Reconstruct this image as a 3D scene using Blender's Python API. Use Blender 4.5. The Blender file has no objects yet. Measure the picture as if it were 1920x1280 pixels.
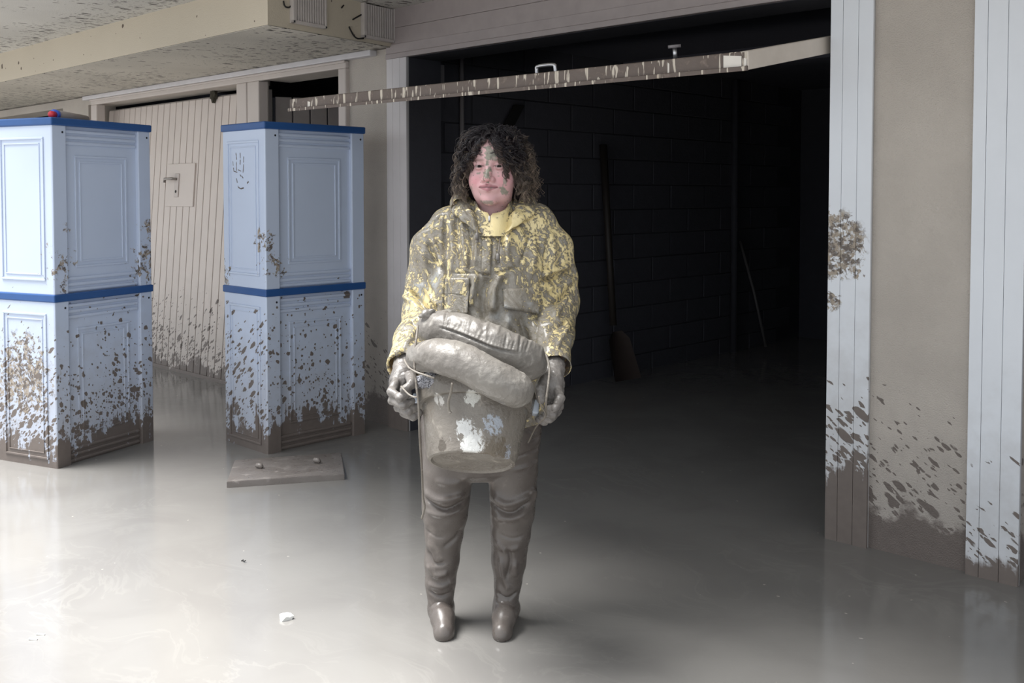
import bpy, bmesh, math, random
import numpy as np
import openvdb
from mathutils import Vector, Matrix

random.seed(7); rng = np.random.default_rng(7)
SC = bpy.context.scene; COL = SC.collection
R = math.radians

# ------------------------------------------------------------------ camera, sky, sun, exposure
FPX, CX, CY = 1867.0, 960.0, 437.0
PITCH, YAW = R(2.2), R(46.02)
F0 = np.array([-math.cos(YAW), math.sin(YAW), 0.0]); RT = np.array([math.sin(YAW), math.cos(YAW), 0.0]); UP = np.array([0, 0, 1.0])
FW = F0 * math.cos(PITCH) - UP * math.sin(PITCH); UV = UP * math.cos(PITCH) + F0 * math.sin(PITCH)
CAM = np.array([4.503, -3.798, 1.40])
cd = bpy.data.cameras.new('camera'); cam = bpy.data.objects.new('camera', cd); COL.objects.link(cam)
cd.sensor_width = 36.0; cd.lens = 36.0 * FPX / 1920; cd.shift_y = -(640 - CY) / 1920; cd.clip_start = 0.05
mw = Matrix.Identity(4)
for i in range(3):
    mw[i][0] = RT[i]; mw[i][1] = UV[i]; mw[i][2] = -FW[i]; mw[i][3] = CAM[i]
cam.matrix_world = mw
SC.camera = cam
SC.view_settings.view_transform = 'Standard'; SC.view_settings.look = 'None'
SC.view_settings.exposure = 0.76; SC.view_settings.gamma = 1.0; SC.view_settings.use_curve_mapping = False

W = bpy.data.worlds.new('world'); SC.world = W; W.use_nodes = True
bg = W.node_tree.nodes['Background']; bg.inputs[0].default_value = (0.90, 0.95, 1.0, 1); bg.inputs[1].default_value = 0.82
sl = bpy.data.lights.new('sun', 'SUN'); sl.energy = 8.0; sl.angle = R(38); sl.color = (1.0, 0.99, 0.97)
sun = bpy.data.objects.new('sun', sl); COL.objects.link(sun)
sdir = Vector((-0.26, -0.20, 0.92))                                # towards the light
sun.rotation_euler = sdir.to_track_quat('Z', 'Y').to_euler(); sun.location = (0, -6, 9)

# ------------------------------------------------------------------ picture point -> place in the world
def ray(u, v): return FW + RT * (u - CX) / FPX + UV * (CY - v) / FPX
def onz(u, v, z=0.0): d = ray(u, v); return CAM + d * (z - CAM[2]) / d[2]
def ony(u, v, y=0.0): d = ray(u, v); return CAM + d * (y - CAM[1]) / d[1]
def onx(u, v, x=0.0): d = ray(u, v); return CAM + d * (x - CAM[0]) / d[0]
def atd(u, v, Y): d = ray(u, v); return CAM + d * (Y / d.dot(F0))

# ------------------------------------------------------------------ object helpers
def setp(o, label=None, cat=None, group=None, kind=None):
    if label: o['label'] = label
    if cat: o['category'] = cat
    if group: o['group'] = group
    if kind: o['kind'] = kind
    return o
def link(o, parent=None):
    COL.objects.link(o)
    if parent is not None: o.parent = parent
    return o
def empty(name, loc=(0, 0, 0), rz=0.0, parent=None):
    o = bpy.data.objects.new(name, None); o.location = loc; o.rotation_euler = (0, 0, rz); o.empty_display_size = 0.1
    return link(o, parent)
def mesh(name, vs, fs, mat, parent=None, smooth=False):
    me = bpy.data.meshes.new(name); me.from_pydata([tuple(map(float, v)) for v in vs], [], [tuple(map(int, f)) for f in fs]); me.update()
    if mat: me.materials.append(mat)
    if smooth: me.polygons.foreach_set('use_smooth', [True] * len(me.polygons))
    return link(bpy.data.objects.new(name, me), parent)
def from_bm(name, bm, mat, parent=None, smooth=False):
    me = bpy.data.meshes.new(name); bm.normal_update(); bm.to_mesh(me); bm.free()
    if mat: me.materials.append(mat)
    if smooth: me.polygons.foreach_set('use_smooth', [True] * len(me.polygons))
    return link(bpy.data.objects.new(name, me), parent)
def bm_box(bm, lo, hi, bev=0.0):
    vs = [bm.verts.new((x, y, z)) for x in (lo[0], hi[0]) for y in (lo[1], hi[1]) for z in (lo[2], hi[2])]
    fs = [bm.faces.new([vs[i] for i in f]) for f in ((0, 1, 3, 2), (4, 6, 7, 5), (0, 4, 5, 1), (2, 3, 7, 6), (0, 2, 6, 4), (1, 5, 7, 3))]
    if bev > 0:
        es = list({e for f in fs for e in f.edges})
        bmesh.ops.bevel(bm, geom=es, offset=bev, segments=2, affect='EDGES', profile=0.5)
def box(name, lo, hi, mat, parent=None, bev=0.0):
    bm = bmesh.new(); bm_box(bm, lo, hi, bev); return from_bm(name, bm, mat, parent)
def boxes(name, lst, mat, parent=None, bev=0.0):
    bm = bmesh.new()
    for lo, hi in lst: bm_box(bm, lo, hi, bev)
    return from_bm(name, bm, mat, parent)
def tube_data(pts, rad, n=8, cap=True):
    pts = np.asarray(pts, float); m = len(pts); rad = np.broadcast_to(np.asarray(rad, float), (m,))
    tan = np.gradient(pts, axis=0); tan /= np.linalg.norm(tan, axis=1)[:, None] + 1e-9
    ref = np.array([0.31, 0.23, 0.92]); vs = []; fs = []
    nrm = np.cross(tan[0], ref); nrm /= np.linalg.norm(nrm) + 1e-9
    for i in range(m):
        nrm = nrm - tan[i] * nrm.dot(tan[i]); nrm /= np.linalg.norm(nrm) + 1e-9
        bi = np.cross(tan[i], nrm)
        for k in range(n):
            a = 2 * math.pi * k / n; vs.append(pts[i] + rad[i] * (math.cos(a) * nrm + math.sin(a) * bi))
    for i in range(m - 1):
        for k in range(n):
            fs.append((i * n + k, i * n + (k + 1) % n, (i + 1) * n + (k + 1) % n, (i + 1) * n + k))
    if cap:
        fs.append(tuple(range(n - 1, -1, -1))); fs.append(tuple((m - 1) * n + k for k in range(n)))
    return vs, fs
def tube(name, pts, rad, mat, parent=None, n=8): vs, fs = tube_data(pts, rad, n); return mesh(name, vs, fs, mat, parent, True)
def smooth_path(pts, n=24):
    pts = np.asarray(pts, float); m = len(pts); t = np.linspace(0, m - 1, n); out = []
    for s in t:
        i = min(int(s), m - 2); q = s - i
        p0, p1, p2, p3 = pts[max(i - 1, 0)], pts[i], pts[i + 1], pts[min(i + 2, m - 1)]
        out.append(0.5 * (2 * p1 + (p2 - p0) * q + (2 * p0 - 5 * p1 + 4 * p2 - p3) * q * q + (3 * p1 - p0 - 3 * p2 + p3) * q ** 3))
    return np.array(out)
def lathe(name, prof, mat, parent=None, n=40, axis=None):
    vs = []; fs = []
    for r_, z in prof:
        for k in range(n):
            a = 2 * math.pi * k / n; vs.append((r_ * math.cos(a), r_ * math.sin(a), z))
    for i in range(len(prof) - 1):
        for k in range(n):
            fs.append((i * n + k, i * n + (k + 1) % n, (i + 1) * n + (k + 1) % n, (i + 1) * n + k))
    o = mesh(name, vs, fs, mat, parent, True); o.data.set_sharp_from_angle(angle=R(32)); return o

# ------------------------------------------------------------------ node materials
class Mat:
    def __init__(s, name):
        s.m = bpy.data.materials.new(name); s.m.use_nodes = True; s.t = s.m.node_tree
        s.b = s.t.nodes['Principled BSDF']
    def n(s, typ, **kw):
        nd = s.t.nodes.new(typ)
        for k, v in kw.items(): setattr(nd, k, v)
        return nd
    def put(s, sock, v):
        if isinstance(v, bpy.types.NodeSocket): s.t.links.new(v, sock)
        elif isinstance(v, (tuple, list)) and len(v) == 3 and sock.type == 'RGBA': sock.default_value = (*v, 1)
        else: sock.default_value = v
    def math(s, op, a, b=0.0, c=0.0, clamp=False):
        nd = s.n('ShaderNodeMath', operation=op); nd.use_clamp = clamp
        s.put(nd.inputs[0], a); s.put(nd.inputs[1], b); s.put(nd.inputs[2], c); return nd.outputs[0]
    def add(s, a, b): return s.math('ADD', a, b)
    def mul(s, a, b): return s.math('MULTIPLY', a, b)
    def mx(s, *a):
        r = a[0]
        for q in a[1:]: r = s.math('MAXIMUM', r, q)
        return r
    def sm(s, x, a, b, lo=0.0, hi=1.0, lin=False):
        nd = s.n('ShaderNodeMapRange', interpolation_type='LINEAR' if lin else 'SMOOTHSTEP')
        s.put(nd.inputs[0], x); s.put(nd.inputs[1], a); s.put(nd.inputs[2], b); s.put(nd.inputs[3], lo); s.put(nd.inputs[4], hi); return nd.outputs[0]
    def mix(s, f, a, b):
        nd = s.n('ShaderNodeMix', data_type='RGBA'); s.put(nd.inputs[0], f); s.put(nd.inputs[6], a); s.put(nd.inputs[7], b); return nd.outputs[2]
    def pos(s): return s.n('ShaderNodeNewGeometry').outputs['Position']
    def obj(s): return s.n('ShaderNodeTexCoord').outputs['Object']
    def xyz(s, v): nd = s.n('ShaderNodeSeparateXYZ'); s.put(nd.inputs[0], v); return nd.outputs
    def map(s, v, loc=(0, 0, 0), rot=(0, 0, 0), sc=(1, 1, 1)):
        r0 = s.n('ShaderNodeMapping'); s.put(r0.inputs[0], v); r0.inputs[1].default_value = loc; r0.inputs[2].default_value = rot
        r1 = s.n('ShaderNodeMapping'); s.put(r1.inputs[0], r0.outputs[0]); r1.inputs[3].default_value = sc
        return r1.outputs[0]
    def noise(s, v, scale=5.0, det=3.0, ro=0.5, dist=0.0, col=False):
        nd = s.n('ShaderNodeTexNoise'); s.put(nd.inputs['Vector'], v); nd.inputs['Scale'].default_value = scale; nd.inputs['Detail'].default_value = det
        nd.inputs['Roughness'].default_value = ro; nd.inputs['Distortion'].default_value = dist
        return nd.outputs['Color' if col else 'Fac']
    def warp(s, v, scale, amt):
        c = s.noise(v, scale, 2.0, col=True)
        a = s.n('ShaderNodeVectorMath', operation='SUBTRACT'); s.put(a.inputs[0], c); a.inputs[1].default_value = (.5, .5, .5)
        b = s.n('ShaderNodeVectorMath', operation='SCALE'); s.put(b.inputs[0], a.outputs[0]); b.inputs['Scale'].default_value = amt
        d = s.n('ShaderNodeVectorMath', operation='ADD'); s.put(d.inputs[0], v); s.put(d.inputs[1], b.outputs[0]); return d.outputs[0]
    def splats(s, v, scale, dens, rmin, rmax, seed=0.0, rot=(0, 0, 0), stretch=(1, 1, 1), wob=0.5):
        q = s.map(v, (seed, seed * 1.7, seed * .6), rot, tuple(scale * k for k in stretch))
        q = s.warp(q, 1.6, wob)
        vo = s.n('ShaderNodeTexVoronoi'); s.put(vo.inputs['Vector'], q); vo.inputs['Scale'].default_value = 1.0
        c = s.n('ShaderNodeSeparateColor'); s.put(c.inputs[0], vo.outputs['Color'])
        rad = s.add(rmin, s.mul(s.math('POWER', c.outputs[0], 3.0), rmax - rmin))
        keep = s.math('LESS_THAN', c.outputs[1], dens)
        q2 = s.sm(s.math('DIVIDE', vo.outputs['Distance'], rad), 1.0, 0.82)
        return s.mul(keep, q2)
    def dist_to(s, v, p):
        nd = s.n('ShaderNodeVectorMath', operation='DISTANCE'); s.put(nd.inputs[0], v); nd.inputs[1].default_value = p; return nd.outputs['Value']
    def bump(s, h, st=0.3, d=0.01, prev=None):
        nd = s.n('ShaderNodeBump'); nd.inputs['Strength'].default_value = st; nd.inputs['Distance'].default_value = d
        s.put(nd.inputs['Height'], h)
        if prev is not None: s.put(nd.inputs['Normal'], prev)
        return nd.outputs[0]
    def out(s, col, rough=0.5, normal=None, metal=0.0, spec=None, coat=None):
        s.put(s.b.inputs['Base Color'], col); s.put(s.b.inputs['Roughness'], rough); s.put(s.b.inputs['Metallic'], metal)
        if normal is not None: s.put(s.b.inputs['Normal'], normal)
        if spec is not None: s.put(s.b.inputs['Specular IOR Level'], spec)
        if coat is not None: s.put(s.b.inputs['Coat Weight'], coat); s.b.inputs['Coat Roughness'].default_value = 0.12
        return s.m

MUD = (0.135, 0.112, 0.100); MUD_L = (0.24, 0.215, 0.19)
def plain(name, col, rough=0.5, metal=0.0, bump=0.0):
    m = Mat(name); n = None
    v = m.obj(); c = m.mix(m.noise(v, 14, 4), tuple(k * .86 for k in col), tuple(min(1, k * 1.12) for k in col))
    if bump: n = m.bump(m.noise(v, 60, 4), bump, .004)
    return m.out(c, rough, n, metal)

def muddy(name, base, rough, h0, amp, top, rot=(0, 0, 0), stretch=(1, 1, 1), base_var=0.08, stucco=False, extra=(), seed=1.0, drips=True, fleck=0.0, big=1.0):
    """painted or plastered surface with dried splashes of mud that thicken towards the flood line"""
    m = Mat(name); p = m.pos(); x, y, z = m.xyz(p)[0:3]
    nlow = m.noise(p, 3.2, 3); nmid = m.noise(p, 13, 4, .6)
    zz = m.add(z, m.add(m.mul(m.add(nlow, -.5), amp * 1.1), m.mul(m.add(nmid, -.5), amp * 1.5)))
    st = m.noise(m.map(p, (seed, 0, 0), sc=(38, 38, 3.5)), 1.0, 3, .6)
    if drips: zz = m.add(zz, m.mul(m.add(st, -.5), amp * 1.4))
    solid = m.sm(zz, h0 + .035, h0 - .02)
    dens = m.math('POWER', m.sm(z, top, max(h0, .02) * .8, 0.0, 1.0, True), 1.6)
    dens = m.mul(dens, m.sm(m.noise(p, 2.3, 2), .3, .66, .35, 1.0))
    s1 = m.splats(p, 22, m.mul(dens, .36 * big), .08, .66, seed, rot, stretch)
    s2 = m.splats(p, 38, m.mul(dens, .85 * big), .10, .70, seed + 3, rot, stretch)
    s3 = m.splats(p, 80, m.mul(dens, 1.1), .1, .66, seed + 5, rot, stretch)
    s4 = m.splats(p, 46, m.mul(m.math('POWER', dens, 1.4), 1.7), .2, .9, seed + 8, rot, stretch)
    parts = [solid, s1, s2, s3, s4]; smear = None
    if fleck: parts.append(m.splats(p, 42, fleck, .05, .45, seed + 9, rot, stretch))
    for c, r, thr in extra:                                           # smears with a place of their own
        dd = m.dist_to(p, c)
        k_ = m.mul(m.sm(dd, r, r * .75), m.sm(m.add(m.noise(m.warp(p, 20, .05), 24, 5, .65), m.sm(dd, 0, r, .12, -.10, True)), thr, thr + .05))
        smear = k_ if smear is None else m.mx(smear, k_)
    mask = m.mx(*parts)
    bc = m.mix(m.sm(m.noise(p, 2.2, 5, .6), .3, .7), tuple(k * (1 - base_var) for k in base), base)
    film = m.mul(m.sm(m.add(z, m.mul(m.add(nmid, -.5), .9)), h0 + .75, h0 - .1), .42)
    bc = m.mix(film, bc, (0.34, 0.31, 0.285))
    mc = m.mix(m.noise(p, 30, 4), MUD, tuple(k * 1.35 for k in MUD))
    if smear is not None:
        sc_ = m.mix(m.sm(m.noise(m.warp(p, 30, .03), 40, 4, .6), .44, .56), (.34, .285, .225), (.12, .098, .085)); bc = m.mix(m.mul(smear, m.sm(m.noise(p, 75, 3), .33, .5, .35, 1.0)), bc, sc_)
    col = m.mix(mask, bc, mc)
    nb = None
    if stucco:
        nb = m.bump(m.noise(p, 170, 3, .6), .9, .006)
    nb = m.bump(m.mul(mask, m.add(.6, m.mul(nmid, .8))), .5, .004, nb)
    return m.out(col, m.mix(mask, (rough,) * 3, (.55,) * 3) if False else m.add(rough, m.mul(mask, .5 - rough)), nb)

DIAG_R = (0, R(-36), 0); DIAG_L = (0, R(38), 0); LONGX = (0.42, 1.0, 1.15)
M_stucco = muddy('stucco', (0.54, 0.49, 0.44), .8, .15, .16, .72, DIAG_R, LONGX, .14, True, seed=2.2, drips=False)
M_stucco_l = muddy('stucco_left', (0.46, 0.41, 0.365), .8, .2, .14, .7, DIAG_L, LONGX, .1, True, seed=4.2)
M_panel = muddy('white_panel', (0.74, 0.77, 0.82), .42, .33, .24, .74, DIAG_R, LONGX, .05, False,
                extra=[((2.645, -.02, 1.20), .17, .40), ((2.64, -.02, .98), .06, .48), ((2.76, -.02, 1.10), .05, .52)], seed=1.3)
M_panel2 = muddy('white_panel_far', (0.74, 0.77, 0.82), .42, .05, .10, .62, DIAG_R, LONGX, .05, False, seed=7.7, big=1.2)
M_jamb = muddy('white_jamb', (0.62, 0.59, 0.60), .45, .18, .14, .5, DIAG_L, LONGX, .08, False, seed=9.1)
M_frame = muddy('door_frame_paint', (0.56, 0.50, 0.465), .5, .15, .14, .5, DIAG_L, LONGX, .08, False, seed=5.1)
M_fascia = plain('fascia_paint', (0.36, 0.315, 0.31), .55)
M_plank = muddy('door_plank_paint', (0.64, 0.57, 0.525), .5, .09, .24, .72, DIAG_L, LONGX, .06, False, seed=6.4)
M_cab = muddy('cabinet_plastic', (0.54, 0.615, 0.765), .35, .13, .30, 1.0, DIAG_L, LONGX, .04, False, seed=3.3, big=1.1,
              extra=[((-.19, -.88, 1.15), .09, .52), ((-.155, -.85, 1.02), .13, .57), ((-.141, -.80, 1.0), .10, .55), ((-.67, -1.72, 1.02), .20, .58), ((-.70, -1.70, 1.22), .06, .55), ((-.88, -1.16, 1.02), .2, .53), ((-.88, -1.18, 1.22), .10, .55), ((-.9, -1.87, .45), .28, .47), ((-.58, -.88, .95), .12, .5)])
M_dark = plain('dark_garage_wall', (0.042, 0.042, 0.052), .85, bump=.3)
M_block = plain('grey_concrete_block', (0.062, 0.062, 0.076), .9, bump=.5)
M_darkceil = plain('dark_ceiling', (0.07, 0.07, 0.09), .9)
M_steel = plain('galvanised_steel', (0.62, 0.62, 0.64), .35, .9)
M_black = plain('black_rubber', (0.012, 0.011, 0.011), .6)
M_post = plain('grimy_post_paint', (0.27, 0.25, 0.26), .7)
M_blue = plain('blue_plastic', (0.022, 0.085, 0.26), .4)
M_red = plain('red_plastic', (0.62, 0.03, 0.05), .35)
M_bluecap = plain('blue_cap_plastic', (0.06, 0.14, 0.62), .35)
M_greytube = plain('grey_tube_card', (0.36, 0.32, 0.30), .6)
M_vent = plain('vent_plastic', (0.52, 0.48, 0.46), .5)
M_groove = plain('panel_groove', (.42, .41, .41), .7)
M_hole = plain('screw_hole', (0.01, 0.012, 0.02), .8)
M_wood = plain('shovel_wood', (0.022, 0.017, 0.014), .6)

def soffit_mat(name, base, dens, yo):
    m = Mat(name); p = m.pos(); x, y, z = m.xyz(p)[0:3]
    pat = m.sm(m.noise(p, 1.6, 3), .36, .62)
    yb = m.sm(y, yo - .8, yo, .3, 1.0)
    d = m.mul(m.mul(pat, yb), dens * 1.7)
    a = m.splats(p, 24, m.mul(d, .8), .08, .52, 1.0, (0, 0, R(12)), (1.5, .5, .02)); b = m.splats(p, 36, m.mul(d, 1.3), .08, .55, 4.0, (0, 0, R(20)), (1.4, .5, .02))
    c = m.splats(p, 75, m.mul(d, 1.3), .05, .45, 6.0, (0, 0, R(5)), (1.3, .5, .02))
    edge = m.mul(m.sm(m.add(y, m.mul(m.add(m.noise(p, 14, 4), -.5), .18)), -.09, -.02), .8) if yo > -.5 else 0.0
    mask = m.mx(a, b, c, edge)
    bc = m.mix(m.sm(m.noise(p, 1.3, 4), .3, .7), tuple(k * .86 for k in base), base)
    return m.out(m.mix(mask, bc, (.055, .045, .04)), .85, m.bump(m.noise(p, 110, 3), .4, .004))
M_soffit = soffit_mat('soffit_plaster', (0.60, 0.56, 0.49), .6, -.1)
M_ceil = soffit_mat('ceiling_plaster', (0.62, 0.60, 0.56), .75, -.9)
m = Mat('bulkhead_plaster'); p = m.pos()
k = m.mx(m.splats(p, 20, .05, .08, .4, 2.0), m.splats(p, 45, .07, .08, .4, 5.0))
M_bulk = m.out(m.mix(k, m.mix(m.noise(p, 2, 4), (.50, .445, .355), (.56, .50, .405)), (.12, .09, .07)), .8, m.bump(m.noise(p, 120, 3), .35, .004))

# the flood: wet clay-coloured mud, slightly reflective, with pale swirls
m = Mat('wet_mud'); p = m.pos()
q = m.warp(m.warp(p, 1.3, .9), 4.0, .22)
sw = m.noise(m.map(q, sc=(2.0, 4.5, 1)), 1.0, 5, .62)
line = m.sm(m.math('ABSOLUTE', m.add(sw, -.5)), .03, .0)
veil = m.sm(m.noise(p, 1.1, 4), .42, .68)
col = m.mix(m.sm(m.noise(q, 1.6, 4), .3, .7), (.195, .187, .178), (.228, .220, .208))
col = m.mix(m.mul(m.mul(line, veil), .12), col, (.38, .37, .34))
spk = m.splats(p, 34, .04, .04, .2, 3.0, stretch=(1, 1, 0.01))
col = m.mix(m.mul(spk, .6), col, (.55, .52, .46))
hb = m.add(m.mul(m.noise(q, 5, 3), .6), m.mul(line, .05))
M_mudfloor = m.out(col, m.add(.07, m.mul(m.noise(q, 3.0, 4), .11)), m.bump(hb, .06, .02, m.bump(m.noise(p, 45, 3), .05, .003)), spec=.5)

def wetmud(name, a, b, rough=(.22, .5), bump=.5, bsc=26, extra=None, coat=0.0):
    m = Mat(name); v = m.obj(); n1 = m.noise(m.warp(v, 9, .06), bsc, 6, .6); n2 = m.noise(v, 7, 3)
    c = m.mix(m.sm(n2, .3, .7), a, b)
    c = m.mix(m.sm(n1, .56, .72), c, tuple(k * 1.5 for k in b))
    if extra: c = extra(m, v, c)
    return m.out(c, m.sm(n1, .3, .7, rough[0], rough[1]), m.bump(n1, bump, .012), coat=coat)
M_bag = wetmud('mud_caked_canvas', (.165, .150, .135), (.225, .21, .19), (.25, .5), .45, 24)
M_glove = wetmud('mud_coated_glove', (.14, .128, .12), (.20, .185, .172), (.16, .42), .45, 34)
M_wader = wetmud('mud_coated_rubber', (.092, .078, .070), (.118, .102, .092), (.2, .36), .12, 12)
M_string = wetmud('muddy_string', (.14, .12, .10), (.2, .18, .155), (.4, .6), .4, 90)
M_board = wetmud('mud_coated_board', (.20, .175, .16), (.245, .22, .205), (.25, .45), .25, 18)
def bar_extra(m, v, c):
    s = m.noise(m.map(v, sc=(34, 34, 5)), 1.0, 3, .6); t = m.noise(v, 3.0, 2)
    return m.mix(m.mul(m.sm(s, .66, .69), m.sm(t, .52, .60)), m.mix(m.sm(m.noise(m.map(v, sc=(60, 60, 9)), 1.0, 2), .60, .63), c, (.58, .52, .44)), (.50, .42, .33))
M_bar = wetmud('mud_dried_on_rail', (.120, .090, .075), (.135, .105, .09), (.45, .6), .25, 30, bar_extra)
M_flake = plain('bare_white_paint', (0.74, 0.70, 0.64), .5)
M_rail = plain('white_rail_paint', (0.62, 0.56, 0.50), .5)
# ==STRUCTURE==
def structure(o, label=None): return setp(o, label, None, None, 'structure')

# ------------------------------------------------------------------ setting: flood, walls, ceilings
structure(mesh('floor', [(-16, -16, 0), (14, -16, 0), (14, 5.3, 0), (-16, 5.3, 0)], [(0, 1, 2, 3)], M_mudfloor), 'flooded ground under a sheet of wet pale brown mud')
T = .25
wf = boxes('wall_front', [((-13, 0, -.1), (-7.9, T, 2.52)), ((-7.9, 0, 2.206), (-4.977, T, 2.52)), ((-4.977, 0, -.1), (-4.42, T, 2.52)),
     ((-4.42, 0, 2.2), (-1.865, T, 2.52)), ((-1.865, 0, -.1), (-1.60, .07, 2.52)), ((-1.60, 0, 2.2), (-.64, T, 2.52)),
     ((-.64, 0, -.1), (-.02, T, 2.52)), ((-.02, 0, 2.205), (2.645, T, 2.52)), ((2.645, 0, -.1), (3.36, T, 2.52)),
     ((3.36, 0, 2.2), (6.0, T, 2.52)), ((6.0, 0, -.1), (9, T, 2.52))], M_stucco)
structure(wf, 'beige stuccoed garage front with mud splashes along its foot')
# panels beside and above the open garage; the strips are pieces of their trim
def strips(name, xs, z0, z1, mat, label, y=-.022):
    t = structure(box(name, (xs[0] + .002, -.012, z0), (xs[-1] - .002, 0.002, z1), M_groove), label)
    for a, b in zip(xs[:-1], xs[1:]): box('panel', (a + .0007, y, z0), (b - .0007, -.010, z1), mat, t, .0012)
    return t
strips('trim_1', [-.182, -.125, -.06, 0.0], -.1, 2.205, M_jamb, 'white metal jamb left of the open garage')
strips('trim_2', [2.632, 2.685, 2.749, 2.809], -.1, 2.52, M_panel, 'white grooved panel right of the open garage with a mud smear on its edge')
strips('trim_3', [3.186, 3.233, 3.302, 3.369], -.1, 2.52, M_panel2, 'white grooved panel at the right end of the stucco column')
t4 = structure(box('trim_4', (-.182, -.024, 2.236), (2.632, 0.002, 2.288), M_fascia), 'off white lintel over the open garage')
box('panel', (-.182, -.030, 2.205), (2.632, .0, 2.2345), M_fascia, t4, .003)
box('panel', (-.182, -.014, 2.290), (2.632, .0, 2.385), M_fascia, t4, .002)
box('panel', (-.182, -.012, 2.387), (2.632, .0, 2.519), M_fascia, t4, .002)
# reveals of the open garage
boxes('trim_5', [((-.03, .0, -.1), (0.0, T, 2.205)), ((2.632, .0, -.1), (2.66, T, 2.205)), ((-.03, 0, 2.203), (2.66, T, 2.215))], M_dark)['kind'] = 'structure'
# frames of the two garages on the left
fr = structure(box('trim_6', (-4.302, -.03, 2.19), (-.575, .002, 2.236), M_frame, None, .008), 'cream frame head over the two left garage openings')
box('bead', (-4.302, -.042, 2.222), (-.575, -.028, 2.238), M_frame, fr, .005)
for a, b in ((-4.302, -4.185), (-1.868, -1.735), (-1.725, -1.575), (-.655, -.577)): box('frame_post', (a, -.03, -.1), (b, .05, 2.192), M_frame, fr, .008)
structure(box('trim_7', (-4.42, -.055, 2.238), (-.297, .0, 2.274), plain('white_conduit', (.62, .60, .62), .4), None, .006), 'white cable duct running under the soffit')
# roofs: overhanging slab, bulkhead under it
structure(box('ceiling', (-13, -2.12, 2.50), (9, .25, 2.75), M_ceil), 'overhanging balcony slab with mud specks')
F_, B_ = onz(502, 47, 2.275), ony(737, 87.5)
fx, fy, bx = float(F_[0]), float(F_[1]), float(B_[0])
pv = [(-13, fy), (fx, fy), (bx, 0), (-13, 0)]
vs = [(x, y, z) for z in (2.277, 2.505) for x, y in pv]
bk = mesh('ceiling_bulkhead', vs, [(0, 1, 5, 4), (1, 2, 6, 5), (4, 5, 6, 7), (2, 3, 7, 6), (3, 0, 4, 7)], M_bulk); structure(bk, 'cream plaster bulkhead hanging under the slab')
mesh('soffit', [(-13, fy + .004, 2.274), (fx - .004, fy + .004, 2.274), (bx - .004, 0, 2.274), (-13, 0, 2.274), (-13, fy + .004, 2.2765), (fx - .004, fy + .004, 2.2765), (bx - .004, 0, 2.2765), (-13, 0, 2.2765)],
     [(0, 3, 2, 1), (4, 5, 6, 7), (0, 1, 5, 4), (1, 2, 6, 5)], M_soffit, bk)
# inside of the open garage, left wall laid in blocks
GL, GB = -.25, 5.2
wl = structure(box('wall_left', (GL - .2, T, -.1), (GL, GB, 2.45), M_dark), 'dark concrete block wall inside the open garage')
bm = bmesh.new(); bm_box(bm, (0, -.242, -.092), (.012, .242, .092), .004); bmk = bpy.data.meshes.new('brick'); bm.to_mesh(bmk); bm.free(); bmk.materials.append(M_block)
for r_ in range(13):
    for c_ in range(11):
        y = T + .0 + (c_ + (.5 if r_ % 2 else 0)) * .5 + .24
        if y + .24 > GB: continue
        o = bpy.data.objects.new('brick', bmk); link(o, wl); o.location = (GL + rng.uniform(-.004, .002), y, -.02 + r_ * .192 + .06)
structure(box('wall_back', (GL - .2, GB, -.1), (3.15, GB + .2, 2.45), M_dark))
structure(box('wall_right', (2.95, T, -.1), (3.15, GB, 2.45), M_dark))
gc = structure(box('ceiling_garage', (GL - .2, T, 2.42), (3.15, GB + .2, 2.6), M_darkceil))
box('beam', (GL, 2.35, 2.30), (2.95, 2.55, 2.43), M_darkceil, gc)
gp = structure(box('trim_8', (-.245, .252, -.1), (-.122, .30, 2.40), M_post), 'grimy steel guide post inside the open garage')
tube('pipe', [(-.21, .62, -.05), (-.21, .62, 2.41)], .016, M_post, gp)
tube('pipe', [(-.19, 3.9, .0), (-.19, 3.9, 2.41)], .03, M_dark, gp)
box('bracket', (-.20, .305, 2.0), (-.09, .36, 2.2), M_post, gp)
# dark rooms behind the two left garages and the far one
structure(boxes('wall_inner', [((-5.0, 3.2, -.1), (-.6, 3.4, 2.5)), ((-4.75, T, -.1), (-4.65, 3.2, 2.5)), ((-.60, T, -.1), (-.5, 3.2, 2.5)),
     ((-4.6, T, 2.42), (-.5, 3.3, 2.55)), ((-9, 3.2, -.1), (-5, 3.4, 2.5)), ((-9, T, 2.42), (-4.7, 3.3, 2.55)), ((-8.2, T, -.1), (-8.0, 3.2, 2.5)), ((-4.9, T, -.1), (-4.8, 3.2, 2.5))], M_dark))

# ------------------------------------------------------------------ doors
def planks(root, x0, n, pitch, z0, z1, mat, y0=0.0, th=.02):
    bm = bmesh.new(); bm_box(bm, (.0045, y0, z0), (pitch - .0045, y0 + th, z1), .004); me = bpy.data.meshes.new('plank'); bm.to_mesh(me); bm.free(); me.materials.append(mat)
    for i in range(n):
        o = bpy.data.objects.new('plank', me); link(o, root); o.location = (x0 + i * pitch, 0, 0)
d1 = structure(empty('door_1', (0, .005, 0)), 'cream ribbed garage door leaning back in its frame')
d1.rotation_euler = (R(-4.4), 0, 0)
planks(d1, -4.385, 24, .1045, -.06, 2.16, M_plank)
box('backing', (-4.39, .012, -.06), (-1.87, .03, 2.17), plain('shadow_gap_paint', (.30, .27, .245), .7), d1)
box('bottom_rail', (-4.39, -.012, -.06), (-1.87, .0, .025), M_plank, d1, .003)
k0, k1 = ony(300, 303), ony(340, 388)
lp = box('lock_plate', (-3.20, -.012, 1.31), (float(k1[0]), .0, 1.655), M_plank, d1, .003)
box('escutcheon', (-3.05, -.020, 1.385), (-2.98, -.012, 1.575), M_frame, lp, .004)
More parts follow.
